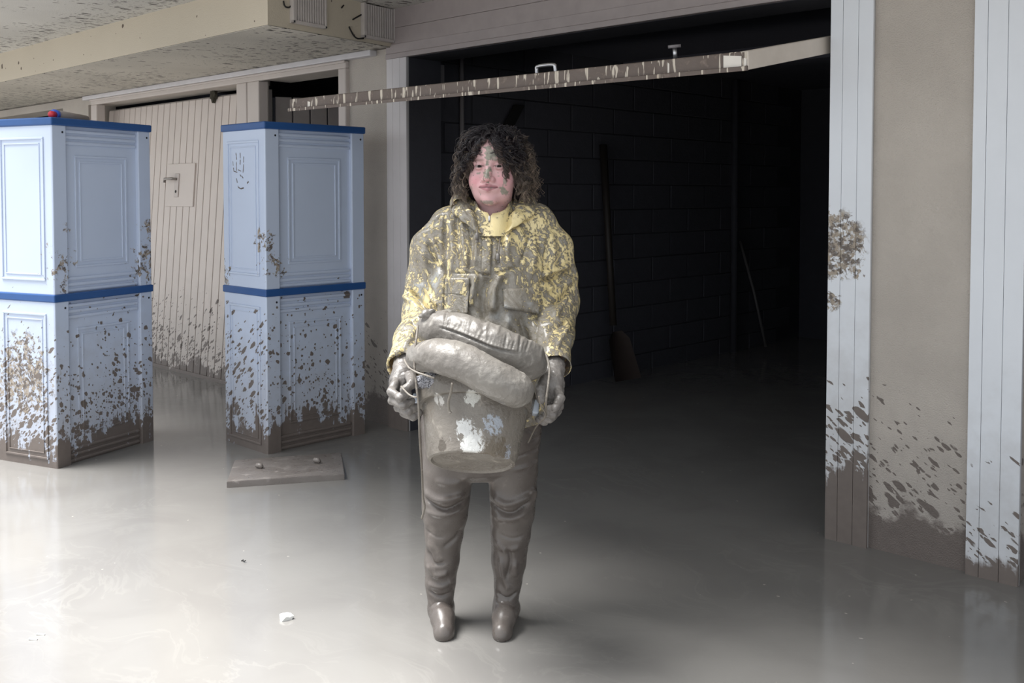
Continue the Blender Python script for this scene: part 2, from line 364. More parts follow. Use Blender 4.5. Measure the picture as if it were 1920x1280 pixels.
tube('lever', [(-3.015, -.015, 1.53), (-3.015, -.055, 1.53), (-3.03, -.062, 1.53), (-3.13, -.062, 1.53), (-3.135, -.06, 1.50)], .011, plain('worn_lever_metal', (.35, .32, .30), .35, .6), lp)
lathe_k = tube('keyhole', [(-3.015, -.0195, 1.43), (-3.015, -.0225, 1.43)], .012, M_black, lp)
# the narrow leaf of the second garage stands open inwards
e_l = ony(515, 158, .16); e_l[2] = 2.10; e_r = ony(641, 168, .62); dv = e_r - e_l; ang = math.atan2(dv[1], dv[0])
d2 = structure(empty('door_2', (float(e_l[0]), float(e_l[1]), 0), ang), 'ribbed inner door standing open in the dark middle garage')
M_inner = plain('shaded_inner_door_paint', (.30, .265, .25), .7)  # dimness of the deeper opening is put into this darker paint colour
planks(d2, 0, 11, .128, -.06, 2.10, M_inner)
box('backing', (-.01, .012, -.06), (1.42, .03, 2.09), M_dark, d2)
box('hinge_stile', (-.10, -.01, -.06), (-.02, .03, 2.15), M_inner, d2, .004)
d3 = structure(empty('door_3', (0, .12, 0)), 'dark shut door at the right edge behind the white panel')
planks(d3, 3.36, 20, .13, -.06, 2.2, plain('dark_door_paint', (.16, .15, .17), .6))
# the up-and-over door of the open garage hangs out on its bottom rail
Lb, Rb = ony(543, 208, -.80), ony(1403, 131, -.52)
Lt, Rt_ = ony(543, 186, -.80), ony(1403, 95, -.52)
d4 = structure(empty('door_4', tuple(map(float, Lb))), 'raised up-and-over garage door hanging askew with a mud brown bottom rail')
def prism(name, a, b, hv_a, hv_b, dvec, mat, parent, bev=.004):
    """bar from a to b: height vectors at both ends and a depth vector"""
    o = np.array(parent.location) if parent else 0
    q = [a, b, b + hv_b, a + hv_a]; pts = [w - o for w in q] + [w + dvec - o for w in q]
    bm = bmesh.new(); vs = [bm.verts.new(tuple(w)) for w in pts]
    for f in ((0, 1, 2, 3), (5, 4, 7, 6), (4, 0, 3, 7), (1, 5, 6, 2), (3, 2, 6, 7), (4, 5, 1, 0)): bm.faces.new([vs[i] for i in f])
    if bev: bmesh.ops.bevel(bm, geom=bm.edges[:], offset=bev, segments=2, affect='EDGES', profile=.5)
    return from_bm(name, bm, mat, parent)
ax = Rb - Lb; axu = ax / np.linalg.norm(ax)
N_ = np.cross(ax, Lt - CAM); dd = np.cross(N_, ax); dd /= np.linalg.norm(dd)
if dd[1] < 0: dd = -dd
prism('bottom_rail', Lb, Rb, Lt - Lb, Rt_ - Rb, dd * .045, M_bar, d4)
for q0, q1, y_ in ((1358, 1390, -.5245), (1395, 1400, -.5215), (572, 576, -.80), (1252, 1255, -.556)):
    fa = (q0 - 543) / 860; fb_ = (q1 - 543) / 860; big = q1 - q0 > 24
    # where the mud has come off the rail the white paint shows
    tt_ = [np.dot(ony(q, 150, y_) - Lb, ax) / ax.dot(ax) for q in (q0, q1)]
    a0 = Lb + ax * tt_[0]; b0 = Lb + ax * tt_[1]; h0_ = (Lt - Lb) * (1 - tt_[0]) + (Rt_ - Rb) * tt_[0]; lo_, hi_ = (.12, .88) if q1 > 1300 and big else (.22, .62 + .2 * math.sin(q0))
    prism('bare_patch', a0 + h0_ * lo_ - dd * .0012, b0 + h0_ * (lo_ + .03) - dd * .0012, h0_ * (hi_ - lo_), h0_ * (hi_ - lo_) * .8, dd * .001, M_flake, d4, 0)
prism('rail_lip', Lb + np.array([0, -.012, -.004]), Rb + np.array([0, -.012, -.004]), np.array([0, 0, .016]), np.array([0, 0, .018]), dd * .02, M_bar, d4, .002)
nu = np.cross(axu, dd); nu = nu if nu[2] > 0 else -nu
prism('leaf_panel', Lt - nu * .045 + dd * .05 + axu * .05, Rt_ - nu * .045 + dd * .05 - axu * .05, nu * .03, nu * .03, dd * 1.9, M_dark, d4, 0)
se_t, se_b = ony(1566, 66, .06), ony(1566, 98, .06)
sd = se_b - Rb
prism('side_rail', Rb, Rb + sd, Rt_ - Rb, se_t - se_b, -axu * .03, M_rail, d4)
hp = [atd(u, v, 4.30) for u, v in ((974, 142), (974, 128), (979, 122), (995, 121), (1000, 126), (1000, 140))]
hb = Lt + ax * ((np.dot(atd(985, 140, 4.3) - Lt, axu)) / np.linalg.norm(ax)) + dd * .12
c0 = hb; hpts = [c0 - axu * .05 - nu * .02, c0 - axu * .05 + nu * .02, c0 - axu * .04 + nu * .034, c0 + axu * .04 + nu * .034, c0 + axu * .05 + nu * .02, c0 + axu * .05 - nu * .02]
tube('pull_handle', [w - Lb for w in smooth_path(hpts, 20)], .0085, M_steel, d4)
kb = onz(1237, 96, 2.07) if False else Lt + axu * float(np.dot(atd(1237, 100, 3.95) - Lt, axu)) + dd * .14
kn = tube('lock_knob', [w - Lb for w in (kb, kb + nu * .055)], .009, M_steel, d4)
tube('knob_disc', [w - Lb for w in (kb + nu * .05, kb + nu * .062)], .026, M_post, kn, 16)
la, lb_ = onx(962, 196, GL + .05), onx(940, 238, GL + .05)
prism('dark_slat', la, lb_, np.array([0, .10, .0]), np.array([0, .10, 0]), np.array([.02, 0, 0]), M_black, d4)  # short dark slanted slat just off the block wall

# vents on the end of the bulkhead
ex = np.array([bx - fx, 0 - fy, 0]); exl = np.linalg.norm(ex); exu = ex / exl; en = np.array([-exu[1], exu[0], 0]); en = en if en[0] > 0 else -en
def on_end(u, v):
    d = ray(u, v); t = np.dot(np.array([fx, fy, 0]) - CAM, en) / np.dot(d, en); p = CAM + d * t; return float(np.dot(p - np.array([fx, fy, 0]), exu)), float(p[2])
def vent(u0, v0, u1, v1, label):
    s0, z0 = on_end(u0, v0); s1, z1 = on_end(u1, v1); z0 = (z0 + z1) / 2; w = s1 - s0
    base = np.array([fx, fy, 0]) + exu * s0
    e = empty('wall_vent', (float(base[0]), float(base[1]), z0), math.atan2(exu[1], exu[0])); setp(e, label, 'vent', 'vents on the bulkhead end')
    h = 2.497 - z0; D = .03
    box('back_plate', (0, -.012, 0), (w, -.0005, h), M_vent, e, .002)
    boxes('frame', [((0, -D, 0), (.018, -.008, h)), ((w - .012, -D, 0), (w, -.008, h)), ((0, -D, 0), (w, -.008, .016))], M_vent, e, .002)
    n = 12; st = (w - .034) / n
    for i in range(n): box('slat', (.020 + i * st, -.026, .017), (.020 + i * st + st * .62, -.010, h - .004), M_vent, e, .0015)
    for sx in (.006, w - .006): tube('screw', [(sx, -D, .006), (sx, -D - .003, .006)], .005, M_hole, e)
vent(543, 43, 606, 55, 'ribbed white vent nearer the front corner of the cream bulkhead')
vent(676, 68, 735, 84, 'ribbed white vent against the wall at the back of the bulkhead')

for pts in (((530, 2), (533, 12), (541, 14), (546, 8), (556, -4)), ((660, 37), (672, 30), (686, 23)), ((653, 50), (660, 64), (668, 72), (680, 72)), ((642, -4), (643, 10), (639, 15))):
    w_ = [np.array([fx, fy, 0]) + exu * on_end(*q)[0] + en * .006 + UP * on_end(*q)[1] for q in pts]
    tube('cable', smooth_path([q for q in w_ if q[2] < 2.498], 12), .0045, M_black, bk, 6)
cl_ = onz(396, 176, 2.14); bm = bmesh.new(); bmesh.ops.create_icosphere(bm, subdivisions=2, radius=1)
for q in bm.verts: q.co = Vector((q.co.x * .035, q.co.y * .03, q.co.z * .06)) * rng.uniform(.6, 1.25)
mc_ = from_bm('mud_clump', bm, plain('rotten_leaf_clump', (.05, .045, .032), .9), d1); q_ = ony(396, 176, .13); mc_.location = (float(q_[0]), -.02, float(q_[2]))
# ------------------------------------------------------------------ cabinets
def ring(bm, x0, x1, z0, z1, y, w, h):                               # raised rectangular moulding on a face at depth y, standing out to y-h
    for a in (((x0, z0), (x1, z0 + w)), ((x0, z1 - w), (x1, z1)), ((x0, z0 + w), (x0 + w, z1 - w)), ((x1 - w, z0 + w), (x1, z1 - w))):
        bm_box(bm, (a[0][0], y - h, a[0][1]), (a[1][0], y + .001, a[1][1]), h * .45)
def cabinet(loc, rz, label, wdt=.437, dep=.66):
    c = empty('plastic_cabinet', loc, rz); setp(c, label, 'cabinet', 'tall plastic cabinets')
    z0, zm, z1 = -.06, .872, 1.755
    box('carcass', (-wdt + .012, .012, z0), (-.03, dep - .012, z1), M_cab, c)
    for a, b in ((z0, zm - .018), (zm + .018, z1)):
        # front (towards the court): door with two mouldings
        bm = bmesh.new(); bm_box(bm, (-wdt + .004, 0, a), (-.004, .02, b), .004)
        f = from_bm('front_door', bm, M_cab, c)
        bm = bmesh.new(); ring(bm, -wdt + .055, -.06, a + .10 if a < 0 else a + .07, b - .06, 0, .012, .006); from_bm('moulding', bm, M_cab, f)
        bm = bmesh.new(); ring(bm, -wdt + .085, -.09, a + .13 if a < 0 else a + .10, b - .09, 0, .006, .004); from_bm('moulding', bm, M_cab, f)
        # side: two posts, recessed panel with ribs at head and foot
        for y0_, y1_ in ((.001, .088), (dep - .088, dep - .001)):
            po = box('corner_post', (-.06, y0_, a), (0, y1_, b), M_cab, c, .005)
            tube('screw_hole', [(-.002, (y0_ + y1_) / 2 + .02, b - .035), (.001, (y0_ + y1_) / 2 + .02, b - .035)], .006, M_hole, po)
        sp = box('side_panel', (-.05, .085, a), (-.022, dep - .085, b), M_cab, c)
        for zz in ([a + .075, a + .105, a + .135] if a < 0 else [a + .015, a + .045, a + .075]) + [b - .028, b - .058, b - .088]:
            box('rib', (-.03, .092, zz - .009), (-.012, dep - .092, zz + .009), M_cab, sp, .006)
        lo, hi = (a + .20 if a < 0 else a + .13), b - .15
        for ins, w_, h_ in ((0, .012, .005), (.03, .008, .004)):
            bm = bmesh.new()
            yy0, yy1, zz0, zz1 = .155 + ins, dep - .155 - ins, lo + ins, hi - ins
            for q in (((yy0, zz0), (yy1, zz0 + w_)), ((yy0, zz1 - w_), (yy1, zz1)), ((yy0, zz0 + w_), (yy0 + w_, zz1 - w_)), ((yy1 - w_, zz0 + w_), (yy1, zz1 - w_))):
                bm_box(bm, (-.023, q[0][0], q[0][1]), (-.022 + h_, q[1][0], q[1][1]), h_ * .4)
            from_bm('moulding', bm, M_cab, sp)
    setp(box('band', (-wdt - .006, -.006, zm - .02), (.006, dep + .006, zm + .02), M_blue, c, .006), 'dark blue joining band')
    setp(box('lid', (-wdt - .008, -.008, z1 - .002), (.008, dep + .008, z1 + .038), M_blue, c, .007), 'dark blue lid')
    return c
cF = onz(502, 852); cabinet((float(cF[0]), float(cF[1]), 0), 0, 'pale blue plastic cabinet with a hand print, beside the floating board')
pr = bmesh.new(); cab2 = [o for o in SC.objects if o.name == 'plastic_cabinet'][0]
for a_, b_, w_ in (((442, 286), (443.5, 300), 1.6), ((443, 303), (443.5, 321), 1.4), ((450, 286), (450.5, 297), 1.5), ((450.5, 299), (450, 309), 2.0), ((457, 293), (456.5, 305), 1.5), ((457, 307), (455.5, 324), 1.7), ((436.5, 302), (437, 311), 1.0), ((437.5, 314), (438.5, 322), 1.5),
                   ((439, 321), (445, 323), 1.6), ((446, 318), (452, 321), 1.5), ((450, 327), (452, 331), 2.0), ((453, 330), (456, 334), 1.8), ((443, 334), (445, 343), 1.9), ((463, 344), (466, 340), 2.2), ((447, 351), (451, 354), 1.8), ((451, 354), (457, 352), 2.2), ((446, 348), (447, 353), 1.2)):
    q0, q1 = ony(*a_, float(cF[1]) - .0008), ony(*b_, float(cF[1]) - .0008); dq = (q1 - q0); L0 = np.linalg.norm(dq); dq /= L0; sd_ = np.array([-dq[2], 0, dq[0]]) * w_ * .0038 / 2; pts = []
    for t_, k_ in ((0, .35), (.2, 1), (.5, .75), (.8, 1), (1, .3)):
        for g_ in (-1, 1): pts.append(pr.verts.new(tuple(q0 + dq * L0 * t_ + sd_ * k_ * g_ * rng.uniform(.7, 1.3) - np.array(cab2.location))))
    for t_ in range(4): pr.faces.new((pts[2 * t_], pts[2 * t_ + 1], pts[2 * t_ + 3], pts[2 * t_ + 2]))
gx = bmesh.ops.extrude_face_region(pr, geom=pr.faces[:]); bmesh.ops.translate(pr, verts=[q for q in gx['geom'] if isinstance(q, bmesh.types.BMVert)], vec=(0, .002, 0))
setp(from_bm('hand_print', pr, plain('dried_mud_print', (.13, .11, .105), .7), cab2), 'smeared muddy hand print', kind='stuff')
cF1 = onz(108, 879); cabinet((float(cF1[0]), float(cF1[1]), 0), R(19.0), 'pale blue plastic cabinet at the left edge with a tube lying on its lid')

# tube lying on the left cabinet
ta, tb = atd(96, 212, 5.13), atd(160, 214, 5.55); zt = 1.793 + .024
ta[2] = tb[2] = zt; tdv = tb - ta; tl = float(np.linalg.norm(tdv))
e = empty('sealant_tube', (float(ta[0]), float(ta[1]), zt), math.atan2(tdv[1], tdv[0])); setp(e, 'grey tube with red and blue end lying on the left cabinet', 'tube')
tube('tube_body', [(.06, 0, 0), (tl, 0, 0)], .024, M_greytube, e, 20)
tube('collar', [(.03, 0, 0), (.06, 0, 0)], .0245, M_bluecap, e, 20)
tube('cap', [(-.01, 0, -.004), (0, 0, -.004), (.03, 0, -.004)], [.012, .018, .019], M_red, e, 18)

# floating board with two hinge cups
b_fl, b_fr, b_br, b_bl = onz(425, 903, .03), onz(646, 888, .03), onz(640, 848, .004), onz(440, 862, .004)
o0 = b_fl.copy(); o0[2] = 0
e = empty('floating_board', tuple(map(float, o0))); setp(e, 'mud coated cabinet board with two pegs floating before the blue cabinet', 'board')
vs = [w - o0 for w in (b_fl, b_fr, b_br, b_bl)]; vs += [w - np.array([0, 0, .036]) for w in vs[:4]]
bm = bmesh.new(); bv = [bm.verts.new(tuple(w)) for w in vs]
for f in ((0, 1, 2, 3), (7, 6, 5, 4), (0, 4, 5, 1), (1, 5, 6, 2), (2, 6, 7, 3), (3, 7, 4, 0)): bm.faces.new([bv[i] for i in f])
bmesh.ops.bevel(bm, geom=bm.edges[:], offset=.003, segments=2, affect='EDGES')
from_bm('board', bm, M_board, e)
for u, v in ((486, 876), (594, 866)):
    w = onz(u, v, .022) - o0
    vs, fs = tube_data([(w[0] - .02, w[1] - .006, w[2] + .004), (w[0] - .012, w[1] - .003, w[2] + .010), (w[0] + .008, w[1] + .004, w[2] + .010), (w[0] + .018, w[1] + .007, w[2] + .002)], [.008, .013, .013, .008], 10)
    mesh('peg', vs, fs, M_board, e, True)

# bits floating on the mud
def chunk(name, u, v, size, mat, label, cat, sd, group=None):
    w = onz(u, v); r2 = np.random.default_rng(sd)
    bm = bmesh.new(); bmesh.ops.create_icosphere(bm, subdivisions=2, radius=1)
    for q in bm.verts:
        c = Vector(q.co); mxx = max(abs(c.x), abs(c.y), abs(c.z)); q.co = Vector((c.x / mxx * size[0], c.y / mxx * size[1], c.z / mxx * size[2])) * r2.uniform(.78, 1.05)
    o = from_bm(name, bm, mat); o.location = (float(w[0]), float(w[1]), size[2] * .35); o.rotation_euler = (r2.uniform(-.2, .2), r2.uniform(-.2, .2), r2.uniform(0, 3))
    return setp(o, label, cat, group)
M_foam = plain('dirty_white_foam', (.62, .62, .60), .6, bump=.5)
chunk('foam_chunk', 537, 1160, (.022, .016, .014), M_foam, 'small dirty white foam chunk on the mud below the floating board', 'foam chunk', 3)
for i, (u, v, l) in enumerate(((76, 1190, 'upper white plastic sliver on the mud in the bottom corner'), (62, 1199, 'lower white plastic sliver on the mud in the bottom corner'))):
    w = onz(u, v); o = box('plastic_sliver', (-.014, -.0035, 0), (.014, .0035, .004), plain('white_sliver_%d' % i, (.7, .7, .7), .3), None, .001)
    o.location = (float(w[0]), float(w[1]), .0); o.rotation_euler = (0, R(4), math.atan2(RT[1], RT[0]) - .1); setp(o, l, 'sliver')
w = onz(456, 1053); tw = tube('twig', [(-.012, 0, .001), (-.003, .002, .006), (.006, -.001, .004), (.014, .002, .008)], .0022, M_black); tw.location = (float(w[0]), float(w[1]), 0)
setp(tw, 'tiny dark twig on the mud left of the person', 'twig')

# tools leaning in the dark garage
sh_t = onx(1131, 272, GL + .06); sh_b = onx(1150, 610, GL + .24)
bl = onx(1172, 705, GL + .34); o0 = bl.copy(); o0[2] = 0
e = empty('shovel', tuple(map(float, o0))); setp(e, 'old shovel leaning against the dark block wall inside the garage', 'shovel')
tube('shaft', [sh_t - o0, (sh_t + sh_b) / 2 - o0, sh_b - o0], [.03, .026, .026], M_wood, e, 10)
wv = np.array([.1, .995, 0]); up = sh_b - bl; upn = up / np.linalg.norm(up); nn = np.cross(wv, upn)
vs = []; fs = []; G = 7
for i in range(G):
    t = i / (G - 1)
    hw = .135 * (1 - .25 * t) if t < .85 else .11 * (1 - (t - .85) * 4)
    for j in range(G):
        s_ = j / (G - 1) * 2 - 1; vs.append(bl - o0 + upn * (t * .36 - .03) + wv * hw * s_ + nn * (.03 * s_ * s_))
nv = len(vs); vs += [v - nn * .006 for v in vs]
for i in range(G - 1):
    for j in range(G - 1):
        q = (i * G + j, i * G + j + 1, (i + 1) * G + j + 1, (i + 1) * G + j); fs.append(q); fs.append(tuple(nv + k for k in reversed(q)))
mesh('blade', vs, fs, plain('rusty_blade', (.06, .045, .04), .5, .3), e, True)
st_t, st_b = onx(1388, 452, GL + .06), onx(1436, 650, GL + .30); o0 = st_b.copy()
sk = tube('stick', [st_t - o0, (st_t + st_b) / 2 - o0 + .008, st_b - o0], .012, plain('pale_stick_wood', (.09, .085, .085), .6), None); sk.location = tuple(map(float, o0))
setp(sk, 'thin pale stick leaning at the dark back of the garage', 'stick')
# ==PERSON==
# ------------------------------------------------------------------ the person: surfaces grown from distance fields
PY = 3.21
PO = atd(884, 365, PY); PO[2] = 0.0
PROT = math.atan2(RT[1], RT[0])
def Lw(w): w = np.asarray(w, float) - PO; return np.array([w.dot(RT), w.dot(F0), w[2]])
def L(u, v, Y=PY): return Lw(atd(u, v, Y))
def Wl(p): return PO + RT * p[0] + F0 * p[1] + UP * p[2]

class Field:
    def __init__(s, lo, hi, h=None, axes=None):
        s.ax = axes or [np.arange(lo[i], hi[i] + h, h, dtype=np.float32) for i in range(3)]
        s.X = s.ax[0][:, None, None]; s.Y = s.ax[1][None, :, None]; s.Z = s.ax[2][None, None, :]
        s.h = h or .002; s.d = np.full([len(a) for a in s.ax], 1.0, np.float32)
    def box(s, lo, hi):
        sl = tuple(slice(max(0, int(np.searchsorted(a, lo[i]))), int(np.searchsorted(a, hi[i]))) for i, a in enumerate(s.ax))
        return sl, s.ax[0][sl[0]][:, None, None], s.ax[1][sl[1]][None, :, None], s.ax[2][sl[2]][None, None, :]
    @staticmethod
    def su(a, b, k):
        if k <= 0: return np.minimum(a, b)
        h = np.clip(.5 + .5 * (b - a) / k, 0, 1); return b + (a - b) * h - k * h * (1 - h)
    def op(s, fn, lo, hi, k, sub=False, pad=.03):
        lo = np.asarray(lo) - pad - k; hi = np.asarray(hi) + pad + k
        sl, X, Y, Z = s.box(lo, hi)
        if min(X.size, Y.size, Z.size) == 0: return
        b = fn(X, Y, Z)
        s.d[sl] = -s.su(-s.d[sl], b, k) if sub else s.su(s.d[sl], b, k)
    def cone(s, a, b, ra, rb, k=.01, sub=False, pad=.03):
        a = np.asarray(a, float); b = np.asarray(b, float); d = b - a; L2 = max(d.dot(d), 1e-9)
        def fn(X, Y, Z):
            t = np.clip(((X - a[0]) * d[0] + (Y - a[1]) * d[1] + (Z - a[2]) * d[2]) / L2, 0, 1)
            return (np.sqrt((X - a[0] - t * d[0]) ** 2 + (Y - a[1] - t * d[1]) ** 2 + (Z - a[2] - t * d[2]) ** 2) - (ra + (rb - ra) * t)).astype(np.float32)
        r = max(ra, rb); s.op(fn, np.minimum(a, b) - r, np.maximum(a, b) + r, k, sub, pad)
    def chain(s, pts, rs, k=.01, sub=False, pad=.03):
        for i in range(len(pts) - 1): s.cone(pts[i], pts[i + 1], rs[i], rs[i + 1], k, sub, pad)
    def ell(s, c, r, k=.01, sub=False, rot=None, pad=.03):
        c = np.asarray(c, float); r = np.asarray(r, float)
        def fn(X, Y, Z):
            x, y, z = X - c[0], Y - c[1], Z - c[2]
            if rot is not None: x, y = x * math.cos(rot) + y * math.sin(rot), -x * math.sin(rot) + y * math.cos(rot)
            k0 = np.sqrt((x / r[0]) ** 2 + (y / r[1]) ** 2 + (z / r[2]) ** 2); k1 = np.sqrt((x / r[0] ** 2) ** 2 + (y / r[1] ** 2) ** 2 + (z / r[2] ** 2) ** 2)
            return (k0 * (k0 - 1) / np.maximum(k1, 1e-6)).astype(np.float32)
        m_ = r.max() if rot is not None else r
        s.op(fn, c - m_, c + m_, k, sub, pad)
    def loft(s, zs, cx, cy, a, b, k=.02, e=2.3):
        zs = np.asarray(zs, float); o = np.argsort(zs)
        def fn(X, Y, Z):
            z1 = np.clip(Z, zs.min(), zs.max())
            f = lambda q: np.interp(z1, zs[o], np.asarray(q, float)[o])
            A, B = f(a), f(b)
            r_ = (np.abs((X - f(cx)) / A) ** e + np.abs((Y - f(cy)) / B) ** e) ** (1 / e)
            d = (r_ - 1) * np.minimum(A, B)
            return np.maximum(d, np.abs(Z - (zs.min() + zs.max()) / 2) - (zs.max() - zs.min()) / 2).astype(np.float32)
        s.op(fn, (-9, -9, zs.min()), (9, 9, zs.max()), k)
    def mesh(s):
        g = openvdb.FloatGrid(3.0); g.copyFromArray(np.clip(s.d / s.h, -3, 3).astype(np.float32))
        p, q = g.convertToQuads(0.0); p = np.asarray(p, float); q = np.asarray(q, int)
        v = np.stack([np.interp(p[:, i], np.arange(len(s.ax[i])), s.ax[i]) for i in range(3)], 1)
        a, b, c = v[q[:, 0]], v[q[:, 1]], v[q[:, 2]]
        if np.einsum('ij,ij->i', a, np.cross(b, c)).sum() < 0: q = q[:, ::-1]
        return v, q
def vnormals(v, q):
    n = np.cross(v[q[:, 2]] - v[q[:, 0]], v[q[:, 3]] - v[q[:, 1]]); o = np.zeros_like(v)
    for i in range(4): np.add.at(o, q[:, i], n)
    return o / (np.linalg.norm(o, axis=1)[:, None] + 1e-12)
def relax(v, q, it=1, f=.5):
    e = np.concatenate([q[:, [0, 1]], q[:, [1, 2]], q[:, [2, 3]], q[:, [3, 0]]]); e = np.concatenate([e, e[:, ::-1]])
    for _ in range(it):
        s_ = np.zeros_like(v); c_ = np.zeros(len(v)); np.add.at(s_, e[:, 0], v[e[:, 1]]); np.add.at(c_, e[:, 0], 1)
        v = v + f * (s_ / np.maximum(c_, 1)[:, None] - v)
    return v
_lat = rng.uniform(-1, 1, (32, 32, 32))
def vn(p, f, off=0.0):
    q = p * f + off * 7.31 + 100; i = np.floor(q).astype(int); t = q - i; t = t * t * (3 - 2 * t); r_ = 0
    for a in (0, 1):
        for b in (0, 1):
            for c in (0, 1):
                w = (t[:, 0] if a else 1 - t[:, 0]) * (t[:, 1] if b else 1 - t[:, 1]) * (t[:, 2] if c else 1 - t[:, 2])
                r_ = r_ + w * _lat[(i[:, 0] + a) % 32, (i[:, 1] + b) % 32, (i[:, 2] + c) % 32]
    return r_
def stroke(v, n, pts, wid, amp, Y=3.07, front=True):
    """fold or seam drawn over the front: distance in the x-z plane to a polyline given in picture points"""
    P = np.array([L(p[0], p[1], Y)[[0, 2]] for p in pts]); P = smooth_path(np.c_[P, np.zeros(len(P))], 12)[:, :2] if len(P) > 2 else P
    x = v[:, [0, 2]]; best = np.full(len(v), 9.0); tt = np.zeros(len(v)); m_ = len(P) - 1
    for i in range(m_):
        d = P[i + 1] - P[i]; t = np.clip(((x - P[i]) @ d) / max(d @ d, 1e-9), 0, 1); r_ = np.linalg.norm(x - P[i] - t[:, None] * d, axis=1)
        k = r_ < best; best[k] = r_[k]; tt[k] = (i + t[k]) / m_
    w = wid * .0017
    f = np.exp(-(best / w) ** 2) * np.clip(np.minimum(tt, 1 - tt) * 5 + .25, 0, 1)
    if front: f = f * np.clip(-n[:, 1] * 2 + .25, 0, 1)
    return amp * f
def sculpt(F, it=1):
    v, q = F.mesh(); v = relax(v, q, it); return v, q, vnormals(v, q)
class Local:                                                          # a thing placed in the person's frame with its own base
    def __init__(s, name, base, label=None, cat=None, group=None):
        s.base = np.asarray(base, float); w = Wl(s.base)
        s.o = empty(name, tuple(map(float, w)), PROT); setp(s.o, label, cat, group)
    def mesh(s, name, v, q, mat, parent=None, smooth=True): return mesh(name, np.asarray(v) - s.base, q, mat, parent or s.o, smooth)
    def tube(s, name, pts, rad, mat, parent=None, n=8): return tube(name, np.asarray(pts) - s.base, rad, mat, parent or s.o, n)
def colattr(o, c):
    a = o.data.color_attributes.new('Col', 'FLOAT_COLOR', 'POINT'); a.data.foreach_set('color', np.c_[c, np.ones(len(c))].astype(np.float32).ravel())

P = Local('person', (0, 0, 0), 'person in a mud-spattered yellow rain jacket and brown waders holding a bucket in the flood', 'person')

# ---- body: one continuous surface, fine at the head
HY = R(-12)                                                           # the face turns a little to the picture's left
em = L(916.5, 312, 3.12); HC = em + np.array([.08 * math.sin(-HY), .08 * math.cos(HY), 0])
cH, sH = math.cos(HY), math.sin(HY)
def hp(x, y, z): return HC + np.array([x * cH - y * sH, x * sH + y * cH, z])   # head frame -> person frame
def to_head(v): w = v - HC; return np.stack([w[:, 0] * cH + w[:, 1] * sH, -w[:, 0] * sH + w[:, 1] * cH, w[:, 2]], 1)
def axis(lo, f0, f1, hi, fine, coarse): return np.concatenate([np.arange(lo, f0, coarse), np.arange(f0, f1, fine), np.arange(f1, hi + coarse, coarse)]).astype(np.float32)
G = Field(None, None, None, [axis(-.24, HC[0] - .095, HC[0] + .095, .34, .0019, .014), axis(-.5, HC[1] - .13, HC[1] + .03, .16, .0019, .012), axis(-.06, HC[2] - .15, HC[2] + .10, HC[2] + .14, .0019, .014)])
G.h = .006
def E(c, r, k=.012, sub=False): G.ell(hp(*c), r, k, sub, HY)
def K(a, b, ra, rb, k=.01, sub=False): G.cone(hp(*a), hp(*b), ra, rb, k, sub)
E((0, .014, .032), (.074, .092, .078), .01)
E((0, -.022, -.028), (.067, .062, .085), .03)
E((0, -.030, -.082), (.050, .050, .036), .03)
for s_ in (-1, 1):
    E((s_ * .040, -.046, -.046), (.031, .034, .034), .025)
    E((s_ * .032, -.030, -.086), (.024, .034, .027), .02)
    K((s_ * .008, -.079, .017), (s_ * .047, -.063, .014), .010, .008, .014)
E((0, -.070, -.104), (.022, .018, .018), .02)
E((0, -.058, .045), (.045, .03, .04), .03)
for s_ in (-1, 1):
    E((s_ * .0315, -.092, .001), (.019, .017, .0105), .012, True)
K((0, -.079, .006), (0, -.098, -.030), .0085, .0115, .012)
E((0, -.103, -.038), (.0125, .0125, .011), .008)
for s_ in (-1, 1):
    E((s_ * .0138, -.092, -.041), (.0088, .0115, .0088), .005)
    E((s_ * .0072, -.102, -.0495), (.0042, .0055, .0042), .003, True)
E((0, -.080, -.064), (.031, .015, .020), .014)
for s_ in (-1, 1):
    K((s_ * .029, -.079, -.0655), (s_ * .006, -.0945, -.0590), .0026, .0058, .004)
    K((s_ * .026, -.081, -.0688), (0, -.0920, -.0722), .0036, .0085, .004)
    K((s_ * .030, -.085, -.0662), (s_ * .010, -.1005, -.0648), .0014, .0018, .002, True)
K((-.010, -.1005, -.0650), (.010, -.1005, -.0650), .0018, .0018, .002, True)
K((0, -.099, -.050), (0, -.0985, -.055), .0025, .0028, .004, True)
# lids: shells over the eyeballs with an almond opening
for s_ in (-1, 1):
    ec = hp(s_ * .0315, -.0735, 0)
    def lid(X, Y, Z, ec=ec, s_=s_):
        x, y, z = X - ec[0], Y - ec[1], Z - ec[2]; hx = x * cH + y * sH; hy = -x * sH + y * cH
        sp = np.sqrt(hx ** 2 + hy ** 2 + z ** 2) - .0138
        up = .0043 * np.maximum(0, 1 - (hx / .0150) ** 2); dn = .0032 * np.maximum(0, 1 - (hx / .0145) ** 2)
        op = np.maximum(z - up, -z - dn); op = np.maximum(op, np.abs(hx) - .0150)
        return np.maximum(sp, -np.maximum(op, hy + .004)).astype(np.float32)
    G.op(lid, ec - .016, ec + .016, .0025)
    sl_, X, Y, Z = G.box(ec - .02, ec + .02)
    G.d[sl_] = np.maximum(G.d[sl_], -(np.maximum(np.sqrt((X - ec[0]) ** 2 + (Y - ec[1]) ** 2 + (Z - ec[2]) ** 2) - .0118, ((-(X - ec[0]) * sH + (Y - ec[1]) * cH) + .002))).astype(np.float32)) if False else G.d[sl_]
    E((s_ * .077, .012, -.018), (.010, .022, .032), .006)
neck0, neck1 = hp(0, .012, -.07), L(921, 425, PY + .02)
G.cone(neck0, neck1, .056, .060, .02)
BT = [L(921, v) for v in (420, 470, 560, 660, 760)]
G.loft([b[2] for b in BT], [b[0] for b in BT], [.02] * 5, [.10, .15, .14, .14, .15], [.06, .09, .10, .10, .10], .04)
